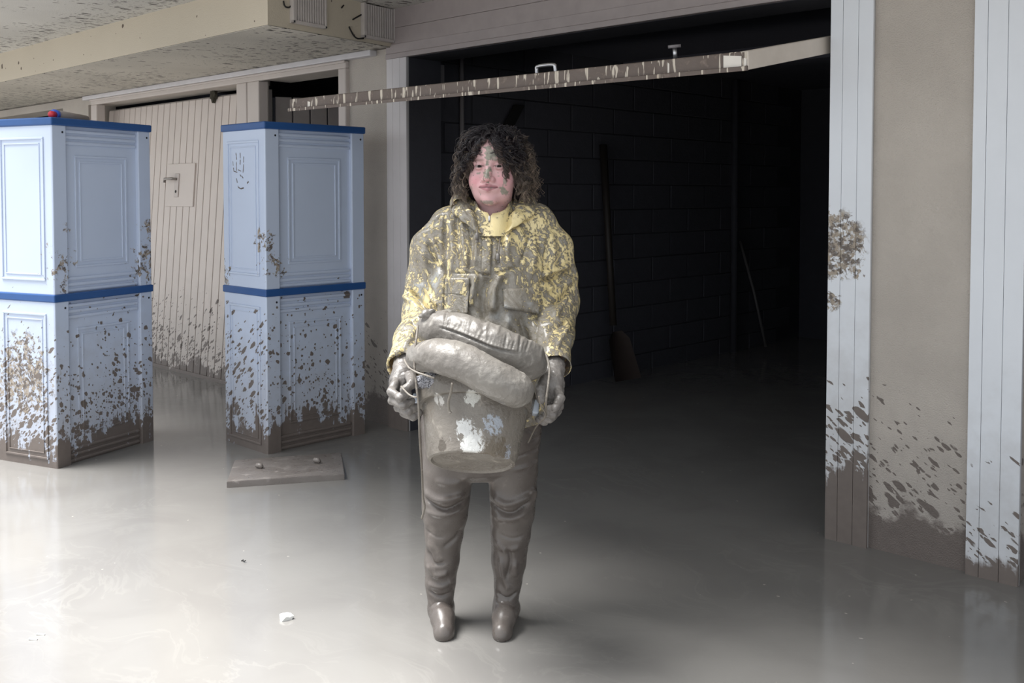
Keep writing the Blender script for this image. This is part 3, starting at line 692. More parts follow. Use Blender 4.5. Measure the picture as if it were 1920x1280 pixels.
ARML = [L(822, 455, 3.23), L(800, 585, 3.23), L(757, 690, 2.94)]; ARMR = [L(1022, 455, 3.23), L(1040, 575, 3.23), L(1037, 700, 2.94)]
for A in (ARML, ARMR): G.chain(A + [A[-1] + np.array([0, -.03, -.05])], [.045, .036, .026, .022], .02)
LEGL = [L(850, 780), L(838, 900), L(835, 960), L(828, 1060), L(826, 1150)]; LEGR = [L(952, 780), L(958, 900), L(958, 960), L(953, 1060), L(948, 1150)]
for A in (LEGL, LEGR): G.chain(A, [.065, .045, .038, .026, .022], .02)
v, q, n = sculpt(G, 1)
body = P.mesh('body', v, q, None)
h = to_head(v); x, y, z = h.T
g = lambda c, r: np.exp(-(((x - c[0]) / r[0]) ** 2 + ((z - c[1]) / r[1]) ** 2))
fr_ = np.clip((-y - .0) * 40, 0, 1)
base = np.array([.57, .355, .355]); colr = np.tile(base, (len(v), 1))
def blend(c, w): global colr; colr = colr * (1 - w[:, None]) + np.asarray(c) * w[:, None]
for s_ in (-1, 1): blend((.50, .20, .225), .75 * g((s_ * .045, -.045), (.024, .022)) * fr_)
blend((.50, .22, .235), .5 * g((0, -.04), (.018, .014)) * fr_)
blend((.52, .27, .285), .5 * g((0, -.105), (.05, .02)) * fr_)
lz = np.where(z > -.0648, (z + .0648) / (.0105 - .2 * np.abs(x)).clip(.002, 1), (-.0648 - z) / (.0150 - .42 * np.abs(x)).clip(.002, 1))
lipm = np.clip((1.05 - lz) * 5, 0, 1) * (np.abs(x) < .030) * (y < -.074)
blend((.33, .125, .145), .85 * lipm)
blend((.09, .03, .035), .9 * np.exp(-((z + .0648 + .04 * np.abs(x)) / .0019) ** 2) * np.exp(-(x / .030) ** 8) * (y < -.075))
for s_ in (-1, 1):
    blend((.17, .10, .085), .8 * np.exp(-((z - .0195 + .16 * (abs(x) - .03) ** 1 * .3) / .0045) ** 2) * np.exp(-((x - s_ * .031) / .019) ** 4) * fr_)
    blend((.13, .06, .055), .9 * np.exp(-((np.sqrt((x - s_ * .0315) ** 2 + (z * 3.3) ** 2) - .0155) / .0026) ** 2) * (z > .000) * fr_)
    blend((.40, .20, .19), .5 * g((s_ * .0315, -.009), (.016, .005)) * fr_)
mn = vn(v, 330) * .45 + vn(v, 130, 3) * .75
gm = np.array([.20, .195, .155])
def mudp(c, r, w=1.0, e=2.4, thr=-.05): 
    f = np.exp(-((np.abs((x - c[0]) / r[0])) ** e + (np.abs((z - c[1]) / r[1])) ** e)); k = np.clip((f + mn * .62 - .45 - thr) * 6, 0, 1) * w * (y < -.02); blend(gm * (1 + .35 * np.clip(vn(v, 200, 7), -1, 1))[:, None], k)
mudp((.006, .040), (.017, .030), .92); mudp((.000, .018), (.010, .016), .6, thr=.1); mudp((.018, .030), (.014, .012), .7)
mudp((-.002, -.026), (.0115, .022), .95); mudp((.004, -.010), (.008, .012), .85)
mudp((-.034, -.022), (.007, .004), .8); mudp((.032, -.030), (.005, .004), .7, thr=.1); mudp((.052, -.048), (.006, .016), .8); mudp((.047, -.075), (.011, .011), .92)
mudp((-.006, -.112), (.032, .011), .75, thr=.12); mudp((-.062, -.075), (.008, .03), .5, thr=.2); mudp((-.022, .046), (.005, .006), .7)
mudp((.012, -.069), (.003, .002), .9); mudp((.03, -.02), (.002, .002), .9, 2); mudp((-.04, .03), (.002, .002), .8, 2)
m = Mat('skin'); at = m.n('ShaderNodeAttribute'); at.attribute_name = 'Col'
m.b.inputs['Subsurface Weight'].default_value = .08; m.b.inputs['Subsurface Radius'].default_value = (.008, .003, .002)
body.data.materials.append(m.out(at.outputs['Color'], .42, m.bump(m.noise(m.obj(), 420, 3), .12, .002)))
colattr(body, colr)
m = Mat('eyeball'); vv = m.xyz(m.obj()); rr = m.math('SQRT', m.add(m.mul(vv[0], vv[0]), m.mul(vv[2], vv[2])))
c = m.mix(m.sm(rr, .0066, .0060), (.25, .20, .195), (.018, .011, .008)); c = m.mix(m.sm(rr, .0030, .0024), c, (.004, .004, .004))
M_eye = m.out(c, .10, spec=.12)
for s_ in (-1, 1):
    ec = hp(s_ * .0315, -.0735, 0)
    bm = bmesh.new(); bmesh.ops.create_uvsphere(bm, u_segments=24, v_segments=16, radius=.0126)
    eo = from_bm('eyeball', bm, M_eye, body, True); eo.location = tuple(map(float, ec)); eo.rotation_euler = (R(2), 0, R(1.5))

# ---- jacket
def jmat():
    m = Mat('mud_spattered_jacket'); v = m.obj(); xx, yy, zz = m.xyz(v)[0:3]
    w = m.warp(m.warp(v, 6, .09), 22, .03)
    n1 = m.noise(w, 85, 5, .72); n2 = m.noise(v, 4.0, 3); nm = m.noise(w, 17, 4, .6); n3 = m.noise(m.map(w, rot=(0, R(28), 0), sc=(1, 1, .30)), 60, 5, .68)
    t = m.add(m.add(m.mul(m.add(n1, -.5), .95), m.mul(m.add(n3, -.5), .80)), m.add(m.mul(m.add(n2, -.5), .22), m.mul(m.add(nm, -.5), .30)))
    t = m.add(t, .545)
    cl = L(935, 405, 3.05); d1 = m.dist_to(v, tuple(map(float, cl)))
    t = m.add(t, m.sm(d1, .03, .12, -.42, 0.0)); 
    for (u_, v_, Y_, r_, a_) in ((985, 415, 3.1, .10, -.14), (1060, 500, 3.2, .16, -.07), (765, 590, 3.15, .13, -.10), (740, 660, 3.0, .08, -.16), (1050, 440, 3.2, .1, -.05), (930, 560, 3.0, .15, .10), (930, 640, 3.0, .17, .14), (915, 470, 3.0, .06, .12), (975, 545, 3.0, .08, .10), (860, 445, 3.05, .09, .05), (1050, 640, 3.1, .1, .02)):
        t = m.add(t, m.sm(m.dist_to(v, tuple(map(float, L(u_, v_, Y_)))), r_ * 1.3, r_ * .2, 0.0, a_))
    mask = m.sm(t, .465, .53)
    soft = m.sm(t, .36, .48)
    yel = m.mix(n2, (.68, .55, .25), (.76, .64, .36))
    yel = m.mix(m.mul(soft, .38), yel, (.46, .38, .24))
    mc = m.mix(m.sm(n3, .35, .7), (.165, .140, .105), (.27, .25, .215))
    mc = m.mix(m.sm(m.noise(w, 7, 5), .56, .70), mc, (.35, .355, .355))
    col = m.mix(mask, yel, mc)
    ht = m.add(m.mul(mask, m.add(.4, m.mul(n1, .9))), m.mul(n3, .25))
    return m.out(col, m.add(m.mul(n1, .30), .16), m.bump(ht, .7, .007), coat=.3)
M_jacket = jmat()
J = Field((-.34, -.36, .66), (.40, .24, 1.40), .0042)
TV = [395, 415, 440, 480, 540, 600, 680, 760, 785]
TZ = [L(921, k)[2] for k in TV]; tcx = [L(k, 600)[0] for k in (924, 923, 921, 921, 922, 923, 922, 915, 912)]
J.loft(TZ, tcx, [.035, .03, .02, .008, .0, -.01, -.01, .0, .0], [.075, .115, .160, .188, .196, .194, .192, .192, .19], [.07, .090, .112, .138, .150, .158, .160, .155, .15], .05, 2.4)
SL = [L(838, 428, 3.23), L(812, 468, 3.23), L(804, 530, 3.24), L(799, 588, 3.22), L(780, 640, 3.07), L(758, 688, 2.94)]
SR = [L(1008, 425, 3.23), L(1032, 465, 3.23), L(1040, 520, 3.24), L(1041, 572, 3.22), L(1036, 630, 3.07), L(1040, 690, 2.95)]
J.chain(SL, [.058, .068, .070, .070, .060, .056], .035); J.chain(SR, [.058, .068, .068, .072, .062, .053], .035)
J.chain([L(905, 398, 3.24), L(850, 420, 3.24)], [.05, .055], .05); J.chain([L(950, 398, 3.24), L(1000, 415, 3.24)], [.05, .055], .05)
for S_, r_ in ((SL, .050), (SR, .047)):                                # open cuffs
    d = S_[-1] - S_[-2]; d = d / np.linalg.norm(d); c = S_[-1] + d * .002
    def cut(X, Y, Z, c=c, d=d): return (-((X - c[0]) * d[0] + (Y - c[1]) * d[1] + (Z - c[2]) * d[2])).astype(np.float32)
    J.op(cut, c - .09, c + .09, .004, True, 0)
    J.cone(c - d * .05, c + d * .10, r_ * .94, r_ * 1.06, .002, True)
J.cone(L(924, 372, 3.21), L(924, 408, 3.19), .066, .052, .006, True)
v, q, n = sculpt(J, 2)
STK = [([(829, 404), (829, 465), (833, 546), (828, 600)], 2.6, -.011), ([(840, 415), (846, 470), (845, 512)], 5, .007), ([(853, 399), (855, 447), (866, 500)], 4, -.006), ([(862, 410), (868, 460), (878, 505)], 4.5, .006),
       ([(880, 425), (884, 470), (878, 510)], 4, -.007), ([(893, 440), (890, 500)], 4, .006), ([(798, 455), (810, 485), (824, 515)], 4, -.010), ([(806, 450), (820, 480), (828, 505)], 4, .007), ([(790, 470), (797, 510), (812, 545)], 5, .006),
       ([(760, 553), (775, 563), (800, 583), (815, 590)], 4.5, -.015), ([(750, 560), (775, 578), (792, 600)], 6, .011), ([(785, 535), (805, 560), (822, 575)], 5, .008), ([(770, 600), (790, 610), (800, 625)], 4, -.009), ([(745, 635), (765, 640), (785, 655)], 4, -.007),
       ([(1016, 528), (1040, 522), (1066, 514), (1082, 522)], 4, -.015), ([(1018, 518), (1045, 510), (1072, 502)], 6, .011), ([(1025, 545), (1055, 540), (1078, 530)], 6, .010), ([(1036, 570), (1054, 562), (1074, 546)], 4, -.013), ([(1034, 585), (1055, 582), (1072, 570)], 6, .010),
       ([(1050, 592), (1060, 580), (1072, 566)], 4, -.009), ([(1025, 610), (1045, 605), (1065, 600)], 4, -.008), ([(1040, 640), (1056, 620), (1066, 605)], 4, .007), ([(1030, 432), (1025, 469), (1016, 531), (1006, 590), (1000, 640)], 2.2, -.008), ([(1028, 432), (1045, 428), (1056, 436)], 1.8, -.005), ([(778, 438), (800, 430), (822, 402)], 1.8, -.005),
       ([(1036, 440), (1040, 480), (1035, 510)], 5, .007), ([(1050, 445), (1056, 480), (1050, 505)], 5, -.006), ([(940, 515), (928, 545), (925, 585)], 6, .011), ([(915, 520), (905, 560), (910, 600)], 7, -.010), ([(893, 516), (888, 545), (882, 575)], 5, .010), ([(882, 530), (874, 560)], 4, -.008),
       ([(955, 590), (948, 630), (955, 660)], 7, .009), ([(975, 590), (985, 630), (990, 650)], 6, -.009), ([(900, 600), (890, 625)], 6, .007), ([(850, 590), (862, 612), (880, 625)], 5, -.010), ([(907, 432), (906, 470), (905, 509)], 1.6, -.004), ([(924, 432), (923, 470), (921, 505)], 1.6, -.004),
       ([(997, 434), (985, 470), (973, 500)], 1.6, -.005), ([(973, 500), (950, 508), (927, 513)], 1.6, -.005), ([(851, 513), (880, 512), (916, 514)], 1.6, -.005), ([(955, 440), (950, 480), (960, 505)], 6, .007), ([(970, 425), (985, 455)], 5, .005), ([(1000, 440), (1002, 480), (995, 520)], 6, .006), ([(940, 440), (935, 500)], 4, -.006),
       ([(838, 520), (836, 600)], 3, .006), ([(815, 600), (822, 640)], 5, .006), ([(765, 455), (790, 440), (815, 432)], 5, .005), ([(785, 610), (765, 640), (742, 662)], 5, .008)]
dsp = 1.35 * sum(stroke(v, n, p_, w_, a_) for p_, w_, a_ in STK)
dsp = dsp + vn(v * np.array([1, 1, .55]), 16, 1) * .006 + vn(v * np.array([1, 1, .7]), 38, 2) * .0022
v = v + n * dsp[:, None]; v = relax(v, q, 1, .35)
jv, jn = v, vnormals(v, q)
jacket = P.mesh('rain_jacket', v, q, M_jacket)
def front(x, z, off=.004):
    k = (np.abs(jv[:, 0] - x) < .012) & (np.abs(jv[:, 2] - z) < .012) & (jn[:, 1] < .2); 
    if not k.any(): return -.15
    w = np.exp(-((jv[k, 0] - x) ** 2 + (jv[k, 2] - z) ** 2) / .006 ** 2); return float((jv[k, 1] * w).sum() / w.sum()) - off
def patch(name, quad, mat, off0, off1, th=.004, nx=12, nz=8, parent=None, sag=0.0):
    qd = [L(*c)[[0, 2]] for c in quad]; top = []; 
    for j in range(nz):
        for i in range(nx):
            s_, t = i / (nx - 1), j / (nz - 1); p2 = (qd[0] * (1 - s_) + qd[1] * s_) * (1 - t) + (qd[3] * (1 - s_) + qd[2] * s_) * t
            o_ = off0 + (off1 - off0) * t + sag * math.sin(s_ * 7) * t
            top.append((p2[0], front(p2[0], p2[1], o_), p2[1]))
    top = np.array(top); bot = top + np.array([0, th, 0]); N = nx * nz; fs = []
    for j in range(nz - 1):
        for i in range(nx - 1):
            a = j * nx + i; f = (a, a + nx, a + nx + 1, a + 1); fs.append(f); fs.append(tuple(N + k for k in reversed(f)))
    rim = [i for i in range(nx)] + [j * nx + nx - 1 for j in range(1, nz)] + [(nz - 1) * nx + i for i in range(nx - 2, -1, -1)] + [j * nx for j in range(nz - 2, 0, -1)]
    for a, b in zip(rim, rim[1:] + rim[:1]): fs.append((a, b, N + b, N + a))
    return P.mesh(name, np.r_[top, bot], fs, mat, parent)
patch('pocket_flap', [(838, 541), (883, 538), (881, 578), (839, 583)], M_jacket, .004, .013, .005, sag=.003, parent=jacket)
patch('pocket_flap', [(944, 533), (1016, 531), (1008, 578), (946, 566)], M_jacket, .005, .016, .005, sag=.004, parent=jacket)
patch('pocket', [(839, 516), (884, 514), (882, 545), (838, 545)], M_jacket, .003, .005, .004, parent=jacket)
patch('zip_placket', [(907, 400), (924, 400), (922, 508), (905, 508)], M_jacket, .004, .005, .004, 6, 16, parent=jacket)
# collar and hood
th = np.linspace(0, 2 * math.pi, 48, endpoint=False); rows = []
cc = L(924, 400, 3.19)
for t in np.linspace(0, 1, 7):
    for a in th:
        fr2 = max(0, -math.sin(a)); zt = L(924, 399 - 22 * (1 - fr2 ** 1.5))[2] - (.012 if abs(((a + math.pi / 2 + .12 + math.pi) % (2 * math.pi)) - math.pi) < .10 else 0)
        zb = L(924, 440)[2]; rx, ry = .060 + .034 * t ** 1.2, .060 + .024 * t ** 1.2
        wv_ = .004 * math.sin(a * 5 + t * 3) * (1 - t * .3)
        rows.append((cc[0] + (rx + wv_) * math.cos(a), cc[1] + (ry + wv_) * math.sin(a), zt + (zb - zt) * t))
rows = np.array(rows); inn = rows.copy(); inn[:, :2] = cc[:2] + (rows[:, :2] - cc[:2]) * .93; NT = len(th); fs = []; N = len(rows)
for i in range(6):
    for k in range(NT):
        f = (i * NT + k, (i + 1) * NT + k, (i + 1) * NT + (k + 1) % NT, i * NT + (k + 1) % NT); fs.append(f); fs.append(tuple(N + w_ for w_ in reversed(f)))
for k in range(NT): fs.append((k, (k + 1) % NT, N + (k + 1) % NT, N + k))
P.mesh('collar', np.r_[rows, inn], fs, M_jacket, jacket)
Hd = Field((-.12, -.24, 1.22), (.26, .22, 1.44), .004)
hl = [L(908, 434, 3.085), L(890, 420, 3.085), L(873, 404, 3.10), L(861, 390, 3.15), L(862, 383, 3.23), L(885, 378, 3.33), L(924, 377, 3.36), L(965, 378, 3.33), L(988, 386, 3.23), L(985, 394, 3.15), L(968, 410, 3.10), L(942, 434, 3.085)]
Hd.chain(hl, [.012, .016, .020, .023, .028, .042, .045, .042, .028, .023, .017, .012], .025)
v, q, n = sculpt(Hd, 2); v = v + n * (vn(v, 22, 4) * .006 + vn(v, 60, 5) * .002 + stroke(v, n, [(868, 388), (882, 408), (898, 424)], 2.4, -.008) + stroke(v, n, [(856, 392), (868, 410), (888, 432)], 2.0, -.006) + stroke(v, n, [(985, 392), (972, 408), (955, 420)], 2.2, -.007))[:, None]
for i_ in np.where(v[:, 1] < -.035)[0]:
    ys = front(v[i_, 0], v[i_, 2], .004)
    if v[i_, 1] < ys: v[i_, 1] = ys + (v[i_, 1] - ys) * .42
v = relax(v, q, 2, .4)
P.mesh('hood', v, q, M_jacket, jacket)
def hug(pts, off): return smooth_path([(p_[0], front(p_[0], p_[1], off), p_[1]) for p_ in [L(*c)[[0, 2]] for c in pts]], 14)
for pts, tg in (([(897, 398), (898, 412), (897, 428), (897, 436)], (897, 444)), ([(942, 402), (940, 430), (937, 456), (935, 472)], (934, 478))):
    cdp = hug(pts, .030); cdp[:, 1] = np.minimum(cdp[:, 1], L(900, 400, 3.06)[1] * 0 + cdp[:, 1]); cdp[0, 1] -= .0
    dcd = P.tube('drawcord', cdp, .0028, M_string, jacket)
    e0 = cdp[-1]; P.tube('cord_stop', [e0 + np.array([0, -.003, .004]), e0 + np.array([0, -.003, -.010]), e0 + np.array([0, -.003, -.018])], [.006, .0065, .005], M_glove, dcd)
    P.tube('cord_end', [e0 + np.array([.001, -.002, -.016]), e0 + np.array([.002, -.002, -.026])], [.004, .0045], M_glove, dcd)
zp = L(917, 405, 3.04); zp[1] = front(zp[0], zp[2], .014) if False else cc[1] - .098
P.tube('zip_pull', [zp, zp + np.array([0, -.002, -.010]), zp + np.array([0, .0, -.020])], [.003, .004, .0035], M_steel, jacket)

# ---- waders and boots
Wd = Field((-.22, -.19, .02), (.30, .18, .80), .0042)
hz = [L(903, k)[2] for k in (720, 760, 800, 840, 880, 897)]
Wd.loft(hz, [L(903, 700)[0]] * 6, [0.0] * 6, [.185, .192, .196, .190, .16, .08], [.125, .13, .13, .12, .09, .05], .03)
Wl_ = [(848, 800, .092), (840, 880, .086), (837, 930, .077), (835, 960, .073), (831, 1000, .061), (828, 1050, .054), (826, 1095, .046), (827, 1150, .041)]
Wr_ = [(955, 800, .096), (960, 880, .083), (961, 925, .076), (960, 958, .073), (957, 1000, .064), (953, 1050, .055), (951, 1095, .042), (949, 1150, .039)]
for A in (Wl_, Wr_): Wd.chain([L(a, b) for a, b, _ in A], [r_ for _, _, r_ in A], .012)
v, q, n = sculpt(Wd, 2)
WST = [([(795, 938), (815, 950), (840, 955), (878, 940)], 3.5, -.013), ([(797, 925), (825, 938), (872, 928)], 6, .010), ([(800, 962), (830, 966), (868, 955)], 5, .008), ([(918, 948), (940, 960), (965, 962), (1000, 945)], 3.5, -.013), ([(925, 935), (955, 945), (1000, 930)], 6, .010), ([(928, 972), (960, 974), (996, 962)], 5, .007), ([(993, 925), (1003, 930), (1003, 945)], 4, .008),
       ([(798, 1000), (815, 1008), (830, 1010)], 2, -.004), ([(935, 1005), (960, 1012), (985, 1008)], 2, -.004), ([(800, 1040), (812, 1062), (835, 1060)], 4, -.009), ([(800, 1065), (815, 1085), (840, 1080)], 6, .008), ([(830, 1030), (852, 1015), (862, 1000)], 4, -.006), ([(950, 1030), (958, 1055), (950, 1090)], 4, -.010), ([(938, 1050), (944, 1090), (955, 1115)], 5, .008), ([(965, 1060), (968, 1090)], 5, .007),
       ([(800, 1118), (820, 1126), (850, 1122)], 3, -.008), ([(930, 1122), (950, 1132), (972, 1120)], 3, -.008), ([(800, 1105), (825, 1108), (848, 1100)], 5, .006), ([(955, 860), (985, 850), (1015, 845)], 3, -.006), ([(960, 880), (990, 875), (1012, 870)], 4, .006), ([(815, 900), (850, 905), (880, 890)], 6, .006), ([(930, 1020), (945, 1035), (975, 1030)], 5, .006), ([(985, 800), (1010, 815)], 4, -.008), ([(990, 830), (1012, 822)], 4, -.007)]
v = v + n * (sum(stroke(v, n, p_, w_, a_, 3.13) for p_, w_, a_ in WST) + vn(v * np.array([1, 1, .6]), 13, 6) * .0045 + vn(v, 40, 8) * .0012)[:, None]; v = relax(v, q, 1, .3)
P.mesh('waders', v, q, M_wader)
for au, av, tu, s_ in ((827, 1140, 833, -1), (949, 1140, 941, 1)):
    B = Field((-.20, -.26, -.06), (.24, .14, .16), .0036)
    a = L(au, av, 3.215); tp = L(tu, 1186, 3.10); tp[2] = .022; hl_ = a + np.array([0, .05, 0]); hl_[2] = -.01
    B.chain([L(au, av - 22, 3.21), a, (a * .5 + tp * .5) + np.array([0, 0, .006]), tp], [.038, .0375, .036, .029], .02); B.chain([a, hl_], [.036, .034], .03)
    B.ell(tp + np.array([0, .012, -.012]), (.031, .045, .026), .015)
    v, q, n = sculpt(B, 2); v = v + n * (vn(v, 25, 9) * .0025)[:, None]
    P.mesh('boot', v, q, M_wader)

# ---- gloves: palm, four fingers, thumb
def glove(C, palm, fingers, thumb):
    pts = [L(*c) for c in C]
    allp = np.array(pts + [L(*p_[:3]) for f in fingers + [thumb] for p_ in f]); Gf = Field(allp.min(0) - .07, allp.max(0) + .07, .0026)
    Gf.chain(pts, [.034, .033, .033, .031][:len(pts)], .012)
    for k in palm: Gf.ell(L(*k[:3]), k[3:], .014)
    for f in fingers: Gf.chain([L(*p_) for p_ in f], [.0135, .0130, .0122, .0105][:len(f)], .0045)
    Gf.chain([L(*p_) for p_ in thumb], [.016, .014, .0115], .006)
    v, q, n = sculpt(Gf, 1); v = v + n * (vn(v, 55, 11) * .0022 + vn(v, 130, 12) * .0010)[:, None]
    return P.mesh('glove', v, q, M_glove)
glove([(760, 676, 2.95), (756, 700, 2.91)], [(752, 718, 2.89, .036, .034, .045)],
      [[(742, 716, 2.86), (733, 734, 2.82), (750, 745, 2.79), (766, 738, 2.80)], [(744, 730, 2.87), (736, 750, 2.82), (756, 760, 2.79), (772, 752, 2.81)], [(748, 742, 2.88), (746, 764, 2.83), (765, 772, 2.80), (780, 763, 2.82)], [(754, 750, 2.89), (757, 774, 2.84), (774, 781, 2.82), (786, 773, 2.83)]],
      [(768, 704, 2.86), (772, 720, 2.81), (757, 730, 2.79)])
glove([(1038, 686, 2.95), (1037, 708, 2.91)], [(1036, 728, 2.89, .035, .034, .048)],
      [[(1046, 728, 2.87), (1051, 746, 2.83), (1042, 764, 2.80), (1026, 768, 2.81)], [(1043, 738, 2.88), (1050, 760, 2.84), (1038, 776, 2.81), (1022, 776, 2.82)], [(1040, 746, 2.89), (1044, 770, 2.86), (1030, 785, 2.83), (1016, 782, 2.83)], [(1034, 750, 2.90), (1034, 776, 2.88), (1020, 790, 2.85), (1010, 786, 2.85)]],
      [(1022, 712, 2.87), (1013, 730, 2.83), (1014, 750, 2.81)])

# ---- hair: a dark cap over the skull and a thousand loose curls
Hc = Field(HC - .17, HC + .17, .004)
def HE(c, r, k=.02, sub=False): Hc.ell(hp(*c), r, k, sub, HY)
HE((0, .016, .036), (.090, .101, .083)); HE((-.075, .030, -.045), (.030, .055, .060)); HE((.075, .030, -.045), (.032, .055, .060)); HE((0, .07, -.04), (.085, .05, .07))
HE((0, -.090, -.030), (.056, .070, .082), .01, True)
HE((-.046, -.040, .070), (.032, .036, .034), .03); HE((.048, -.042, .064), (.032, .036, .036), .03)
v, q, n = sculpt(Hc, 1); v = v + n * (vn(v, 55, 14) * .006)[:, None]
m = Mat('dark_curly_hair'); at = m.n('ShaderNodeAttribute'); at.attribute_name = 'Col'
M_hair = m.out(at.outputs['Color'], .38, spec=.5)
M_cap = Mat('hair_underlayer'); at = M_cap.n('ShaderNodeAttribute'); at.attribute_name = 'Col'
M_cap = M_cap.out(at.outputs['Color'], .9, spec=.1)
hairo = P.mesh('hair', v, q, M_cap, body); colattr(hairo, np.tile([.012, .009, .010], (len(v), 1)))
def curls(name, count, seed, fringe=False):
    r2 = np.random.default_rng(seed); V = []; Fc = []; Cc = []; NP = 60; NS = 3; off = 0
    for _ in range(count):
        a = r2.uniform(0, 2 * math.pi); el = r2.uniform(-.15, 1.45)
        if fringe: a = r2.uniform(-2.4, -.75); el = r2.uniform(.6, 1.2)
        d = np.array([math.cos(a) * math.cos(el), math.sin(a) * math.cos(el), math.sin(el)])
        root = np.array([0, .016, .036]) + d * np.array([.080, .092, .076])
        front_ = d[1] < -.25 and abs(d[0]) < .75
        side = np.sign(d[0]) if abs(d[0]) > .06 else r2.choice([-1, 1])
        ln = r2.uniform(.10, .21)
        if fringe: ln = r2.uniform(.045, .085)
        p0 = root; p1 = root + d * .012 + np.array([side * .012, 0, .005])
        if front_ or fringe: p1 = p1 + np.array([side * .022, -.008, .0])
        ex_ = r2.uniform(.080, .118) if not fringe else abs(p1[0]) + r2.uniform(.004, .022)
        p2 = np.array([side * max(abs(p1[0]) + .01, ex_), p1[1] + (.030 if (front_ and not fringe) else r2.uniform(-.012, .012)), p1[2] - ln * .45])
        p3 = np.array([p2[0] + side * r2.uniform(-.022, .014), p2[1] + r2.uniform(-.02, .02), max(p1[2] - ln, r2.uniform(-.150, -.085))])
        if not fringe and p3[1] < .01: p3[0] = side * max(abs(p3[0]), .082); p2[0] = side * max(abs(p2[0]), .080)
        path = smooth_path([p0, p1, p2, p3], NP); t = np.linspace(0, 1, NP)
        cr = r2.uniform(.0045, .0105) * (.7 if fringe else 1); wl_ = r2.uniform(.030, .055); ln_ = np.r_[0, np.cumsum(np.linalg.norm(np.diff(path, axis=0), axis=1))]
        ph0 = r2.uniform(0, 6.28); sg = r2.choice([-1, 1]); lock = r2.uniform(.35, 1.35); start = r2.uniform(.25, .75)
        for k_ in range(r2.integers(4, 9)):
            ph = ln_ / wl_ * 2 * math.pi * r2.uniform(.985, 1.015) + ph0 + r2.normal() * .22; c2 = cr * r2.uniform(.8, 1.2) * np.clip(t * 2.6, 0, 1) * np.clip(1.35 - t * .6, 0, 1)
            pp = path + np.c_[c2 * np.cos(ph), c2 * np.sin(ph) * sg * .9, c2 * np.sin(ph) * .7] + r2.normal(0, .0016, 3)
            if r2.uniform() < .14: pp = pp + np.c_[side * .016 * t ** 2, 0 * t, .006 * np.sin(t * 5)]
            rad = r2.uniform(.0004, .0011) * np.clip(1.2 - t * .7, .2, 1)
            vs, fs = tube_data(pp, rad, NS, False); V += vs; Fc += [tuple(off + k for k in f) for f in fs]; off += len(vs)
            tipc = np.array([.27, .205, .155]) * lock * r2.uniform(.7, 1.2); rc = np.array([.013, .009, .012])
            tt = np.clip((t - start) / .5, 0, 1); tt = np.repeat(tt, NS)[:, None]; Cc.append(rc * (1 - tt) + tipc * tt)
    V = np.array(V); V = np.stack([HC[0] + V[:, 0] * cH - V[:, 1] * sH, HC[1] + V[:, 0] * sH + V[:, 1] * cH, HC[2] + V[:, 2]], 1)
    o = P.mesh(name, V, Fc, M_hair, hairo); colattr(o, np.concatenate(Cc)); return o
curls('curls', 330, 5); curls('fringe', 30, 9, True)
def locks(name, specs, seed):
    r2 = np.random.default_rng(seed); V = []; Fc = []; Cc = []; off = 0; NP = 30; t = np.linspace(0, 1, NP)
    for ctl, cnt in specs:
        for _ in range(cnt):
            pth = smooth_path(np.array(ctl) + r2.normal(0, .0045, (len(ctl), 3)) * np.array([1, .5, 1]), NP); ln_ = np.r_[0, np.cumsum(np.linalg.norm(np.diff(pth, axis=0), axis=1))]
            ph = ln_ / r2.uniform(.028, .045) * 6.283 + r2.uniform(0, 6.28); cr = r2.uniform(.003, .0085) * np.clip(t * 2.5, 0, 1)
            for k_ in range(r2.integers(3, 7)):
                a = ph + r2.normal() * .4; pp = pth + np.c_[cr * np.cos(a), cr * np.sin(a) * .6, cr * np.sin(a) * .7] + r2.normal(0, .0012, 3)
                vs, fs = tube_data(pp, r2.uniform(.0004, .0010) * np.clip(1.2 - t * .7, .2, 1), 4, False); V += vs; Fc += [tuple(off + k for k in f) for f in fs]; off += len(vs)
                tt = np.repeat(np.clip((t - .45) / .6, 0, 1), 4)[:, None] * r2.uniform(.2, 1); Cc.append(np.array([.013, .009, .012]) * (1 - tt) + np.array([.17, .115, .085]) * tt)
    V = np.array(V); V = np.stack([HC[0] + V[:, 0] * cH - V[:, 1] * sH, HC[1] + V[:, 0] * sH + V[:, 1] * cH, HC[2] + V[:, 2]], 1)
    o = P.mesh(name, V, Fc, M_hair, hairo); colattr(o, np.concatenate(Cc))
locks('fringe', [([(.004, -.055, .108), (.020, -.088, .082), (.036, -.094, .050), (.048, -.088, .012)], 16), ([(.010, -.05, .110), (.034, -.082, .078), (.050, -.082, .036), (.056, -.076, -.020), (.050, -.074, -.040)], 16), ([(.02, -.04, .112), (.050, -.070, .075), (.066, -.064, .03), (.074, -.050, -.04)], 14),
    ([(-.004, -.055, .108), (-.020, -.086, .082), (-.038, -.088, .054), (-.052, -.078, .022)], 14), ([(-.010, -.05, .110), (-.034, -.080, .078), (-.054, -.074, .036), (-.064, -.064, -.010)], 16), ([(-.02, -.04, .112), (-.048, -.068, .074), (-.066, -.060, .03), (-.076, -.046, -.04)], 14), ([(.0, -.06, .106), (.012, -.088, .082), (.022, -.094, .062)], 8), ([(.0, -.06, .106), (-.010, -.088, .084), (-.022, -.092, .066)], 6)], 31)

